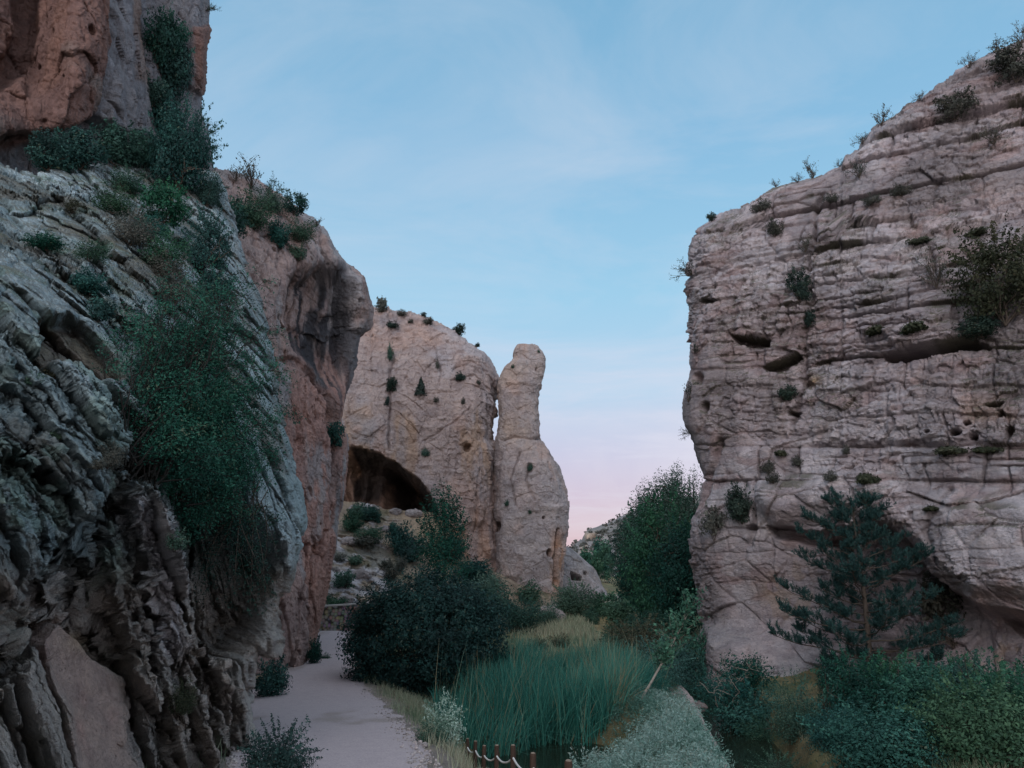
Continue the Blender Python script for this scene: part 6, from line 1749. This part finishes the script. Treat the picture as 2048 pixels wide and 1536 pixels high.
for px, Y, rp, h, lab in ((1172, 190, 13, 1, 'pale distant tree beside the low outcrop'), (1186, 196, 14, 1.1, 'distant tree second from the low outcrop'), (1200, 200, 15, 1.2, 'distant tree half hidden by the dark poplar'), (1214, 190, 15, 1.1, 'distant tree mostly hidden by the dark poplar')):
    p = world(px, 1172, Y); p[2] = ground_z(p[0], p[1]); plant('crown', 's', 'leaf_green', p, rp * Y / FPX * 1.3, lab, h * 1.3, group=G8, parts=False, name='tree', var=px % 3)
G9 = 'shrubs on the valley floor'
for row in (
    ('leafy', 'l', 'leaf_mid', 1152, 1248, 84, 40, 'round green tree like bush in front of the pinnacle foot', 1.0),
    ('leafy', 'm', 'leaf_mid', 1184, 1258, 76, 15, 'small round bush beside the pale meadow', 1.3),
    ('leafy', 'm', 'leaf_mid', 1238, 1262, 72, 34, 'rounded bush at the edge of the pale meadow', .9),
    ('loose', 'm', 'leaf_green', 1208, 1232, 88, 34, 'bright leafy bush before the pale field', .8),
    ('loose', 'm', 'leaf_green', 1262, 1238, 84, 34, 'bright leafy bush under the outer poplar', .9),
    ('leafy', 'l', 'leaf_dark', 1040, 1256, 66, 38, 'dark rounded shrub past the round bush', 1.0),
    ('leafy', 'm', 'leaf_mid', 1000, 1226, 76, 36, 'dark shrub behind the dark rounded one', 1.1),
    ('leafy', 'm', 'leaf_mid', 958, 1212, 80, 40, 'dark shrub between round bush and pinnacle foot', 1.1),
    ('fine', 'm', 'leaf_mid', 1092, 1240, 74, 30, 'dull shrub beside the boulder', .9),
    ('fine', 'm', 'leaf_olive', 1072, 1290, 52, 24, 'olive herb clump at the meadow edge', .7),
    ('fine', 'm', 'leaf_olive', 1120, 1275, 56, 22, 'dry olive herb clump in the meadow', .6),
    ('leafy', 'l', 'leaf_dark', 1306, 1300, 56, 52, 'dark bush below the broad bright tree', .8),
    ('leafy', 'l', 'leaf_mid', 1250, 1300, 54, 44, 'dull green bush between meadow and dark bush', .7),
    ('leafy', 'l', 'leaf_olive', 1285, 1342, 44, 62, 'olive green bush behind the leaning trunk', .9),
    ('loose', 'l', 'leaf_dark', 1352, 1350, 42, 56, 'wide dull bush at the foot of the leaning tree', .9),
    ('loose', 'l', 'leaf_green', 1395, 1312, 46, 44, 'leafy bush against the cliff foot', 1.1),
    ('fine', 'l', 'leaf_teal', 1316, 1408, 37.5, 62, 'blue green bush beside the reeds', .8),
    ('leafy', 'm', 'leaf_dark', 540, 1392, 30, 34, 'dark bush at the base of the buttress by the path', 1.1),
    ('leafy', 'm', 'leaf_dark', 628, 1318, 40, 14, 'dark bush squeezed between buttress and path bend', 1.9),
    ('fine', 'm', 'leaf_mid', 650, 1330, 42, 11, 'low weeds along the path bend', .7),
    ('fine', 'm', 'sage', 886, 1496, 18.5, 38, 'pale silvery herb clump at the path edge by the rope', 1.3),
    ('fine', 'm', 'leaf_mid', 862, 1530, 16.5, 34, 'dull grass like clump below the pale silvery clump', .7),
):
    kind, size, leaf, px, py, Y, rp, lab, h = row
    stand(kind, size, leaf, px, py, Y, rp, lab, h, var=hash_s(lab) % 3, group=G9)
p = world(548, 1610, 10.6); p[2] = ground_z(p[0], p[1]) - .05
plant('leafy', 'l', 'leaf_deep', p, .42, 'dark bush with long thin shoots at the corner of the slab cliff', 1.1, var=1)

pb = RC.on(1694, 1400) + np.array([0, -2.6, 0]); pb[2] = max(ground_z(pb[0], pb[1]), -.2) - .3
tz = world(1690, 988, pb[1])[2]
pine(pb, tz - pb[2], 4.1, 'dark pine with upright candle shoots before the hollow of the bedded cliff')
bare_shrub(1500, 1352, 36.0, 1.5, 3, 'gnarled shrub with pale bare branches hanging over the channel', 5200)
bare_shrub(1470, 1440, 33.5, 1.3, 9, 'lower gnarled shrub with pale roots reaching down to the water', 6000)
G10 = 'bushes along the river bank'
for row in (
    ('leafy', 'l', 'leaf_teal', 1505, 1470, 33, 66, 'blue green bush under the gnarled branches', .9),
    ('fine', 'l', 'leaf_mid', 1535, 1480, 31.5, 44, 'dull green thicket before the white rock', .8),
    ('fine', 'l', 'leaf_mid', 1600, 1530, 28, 56, 'dull green thicket at the water edge', 1.1),
    ('leafy', 'l', 'leaf_green', 1710, 1440, 31, 62, 'green bush directly below the pine', 1.0),
    ('loose', 'l', 'leaf_green', 1800, 1420, 30, 62, 'loose green bush beside the pine foot', .9),
    ('leafy', 'l', 'leaf_teal', 1880, 1430, 29, 66, 'blue green bush beneath the hollow', .9),
    ('loose', 'l', 'leaf_green', 1935, 1400, 29.5, 56, 'leafy bush climbing to the orange rock', 1.1),
    ('leafy', 'l', 'leaf_dark', 1760, 1510, 27, 76, 'dark bush low on the bank below the pine', .95),
    ('leafy', 'l', 'leaf_teal', 1690, 1560, 25.5, 60, 'blue green bush low on the bank before the white rock', .9),
    ('loose', 'l', 'leaf_green', 1860, 1530, 25.5, 80, 'mid green bush on the low bank', 1.0),
    ('leafy', 'l', 'leaf_dark', 1985, 1480, 26.5, 78, 'dark bush under the orange rock', .95),
    ('leafy', 'l', 'leaf_bright', 1975, 1580, 22, 100, 'bright yellow green bush in the lowest corner', .95),
    ('loose', 'l', 'leaf_green', 2060, 1540, 23, 96, 'fresh green bush beside the bright corner bush', 1.0),
    ('leafy', 'l', 'leaf_teal', 1780, 1600, 22.5, 100, 'blue green bush at the very bottom of the bank', .8),
    ('loose', 'l', 'leaf_teal', 1640, 1610, 22.5, 80, 'loose bush by the brown water', .7),
    ('fine', 'l', 'leaf_mid', 1560, 1560, 25.5, 60, 'dull weeds hanging over the brown water', .8),
    ('fine', 'm', 'leaf_olive', 1600, 1575, 24, 50, 'dry weeds on the bare bank by the brown water', .6),
    ('twiggy', 's', 'leaf_teal', 1640, 1470, 29, 60, 'sparse twiggy sapling in front of the white rock', 1.2),
    ('twiggy', 's', 'leaf_dark', 1745, 1430, 28, 64, 'sparse dark sapling under the pine', 1.3),
    ('twiggy', 's', 'leaf_green', 1850, 1450, 26.5, 70, 'twiggy green sapling rising from the bank bushes', 1.4),
    ('twiggy', 's', 'leaf_olive', 1905, 1420, 27.5, 60, 'dry twiggy sapling below the hollow', 1.3),
    ('twiggy', 's', 'leaf_green', 2000, 1480, 24, 70, 'tall twiggy sapling against the orange rock', 1.6),
    ('column', 'm', 'leaf_dark', 1665, 1400, 31, 26, 'small dark young tree between pine and white rock', .8),
    ('fine', 'l', 'leaf_teal', 1420, 1380, 40, 56, 'blue green bush where the channel meets the cliff', .9),
):
    kind, size, leaf, px, py, Y, rp, lab, h = row
    stand(kind, size, leaf, px, py, Y, rp, lab, h, var=hash_s(lab) % 3, group=G10, sink=.3)

for px, py, r, sd, lab in ((712, 1016, .9, 21, 'rubble block on the cave floor beside the red buttress'), (748, 1014, .6, 22, 'small rubble block in the mouth of the cave'), (790, 1020, .8, 23, 'flat rubble block under the cave roof'), (828, 1026, 1.0, 24, 'large rubble block near the dark end of the cave'), (700, 1082, .9, 25, 'pale block on the upper stony slope'), (770, 1056, .8, 26, 'pale block on the ochre slope below the cave'), (724, 1150, 1.0, 27, 'grey block in the middle of the stony slope'), (690, 1200, .8, 28, 'grey block low on the stony slope')):
    boulder(SL.on(px, py), r, sd, lab, squash=.6)
for px, py, Y, r, sd, lab in ((1104, 1222, 78, 1.5, 5, 'grey boulder lying in the meadow below the pinnacle'), (1386, 1384, 38.2, .62, 7, 'pinkish boulder at the head of the concrete channel'), (1135, 1188, 99, 1.0, 9, 'small ochre boulder at the foot of the pinnacle'),
                              (1190, 1508, 22.6, .34, 11, 'small stone at the pond edge in the pale herbs'), (1080, 1531, 15.6, .62, 13, 'broad pale stone behind the rope fence'), (965, 1527, 18.6, .42, 15, 'pale stone between the fence posts')):
    p = world(px, py, Y); p[2] = ground_z(p[0], p[1]) + r * .25; boulder(p, r, sd, lab)
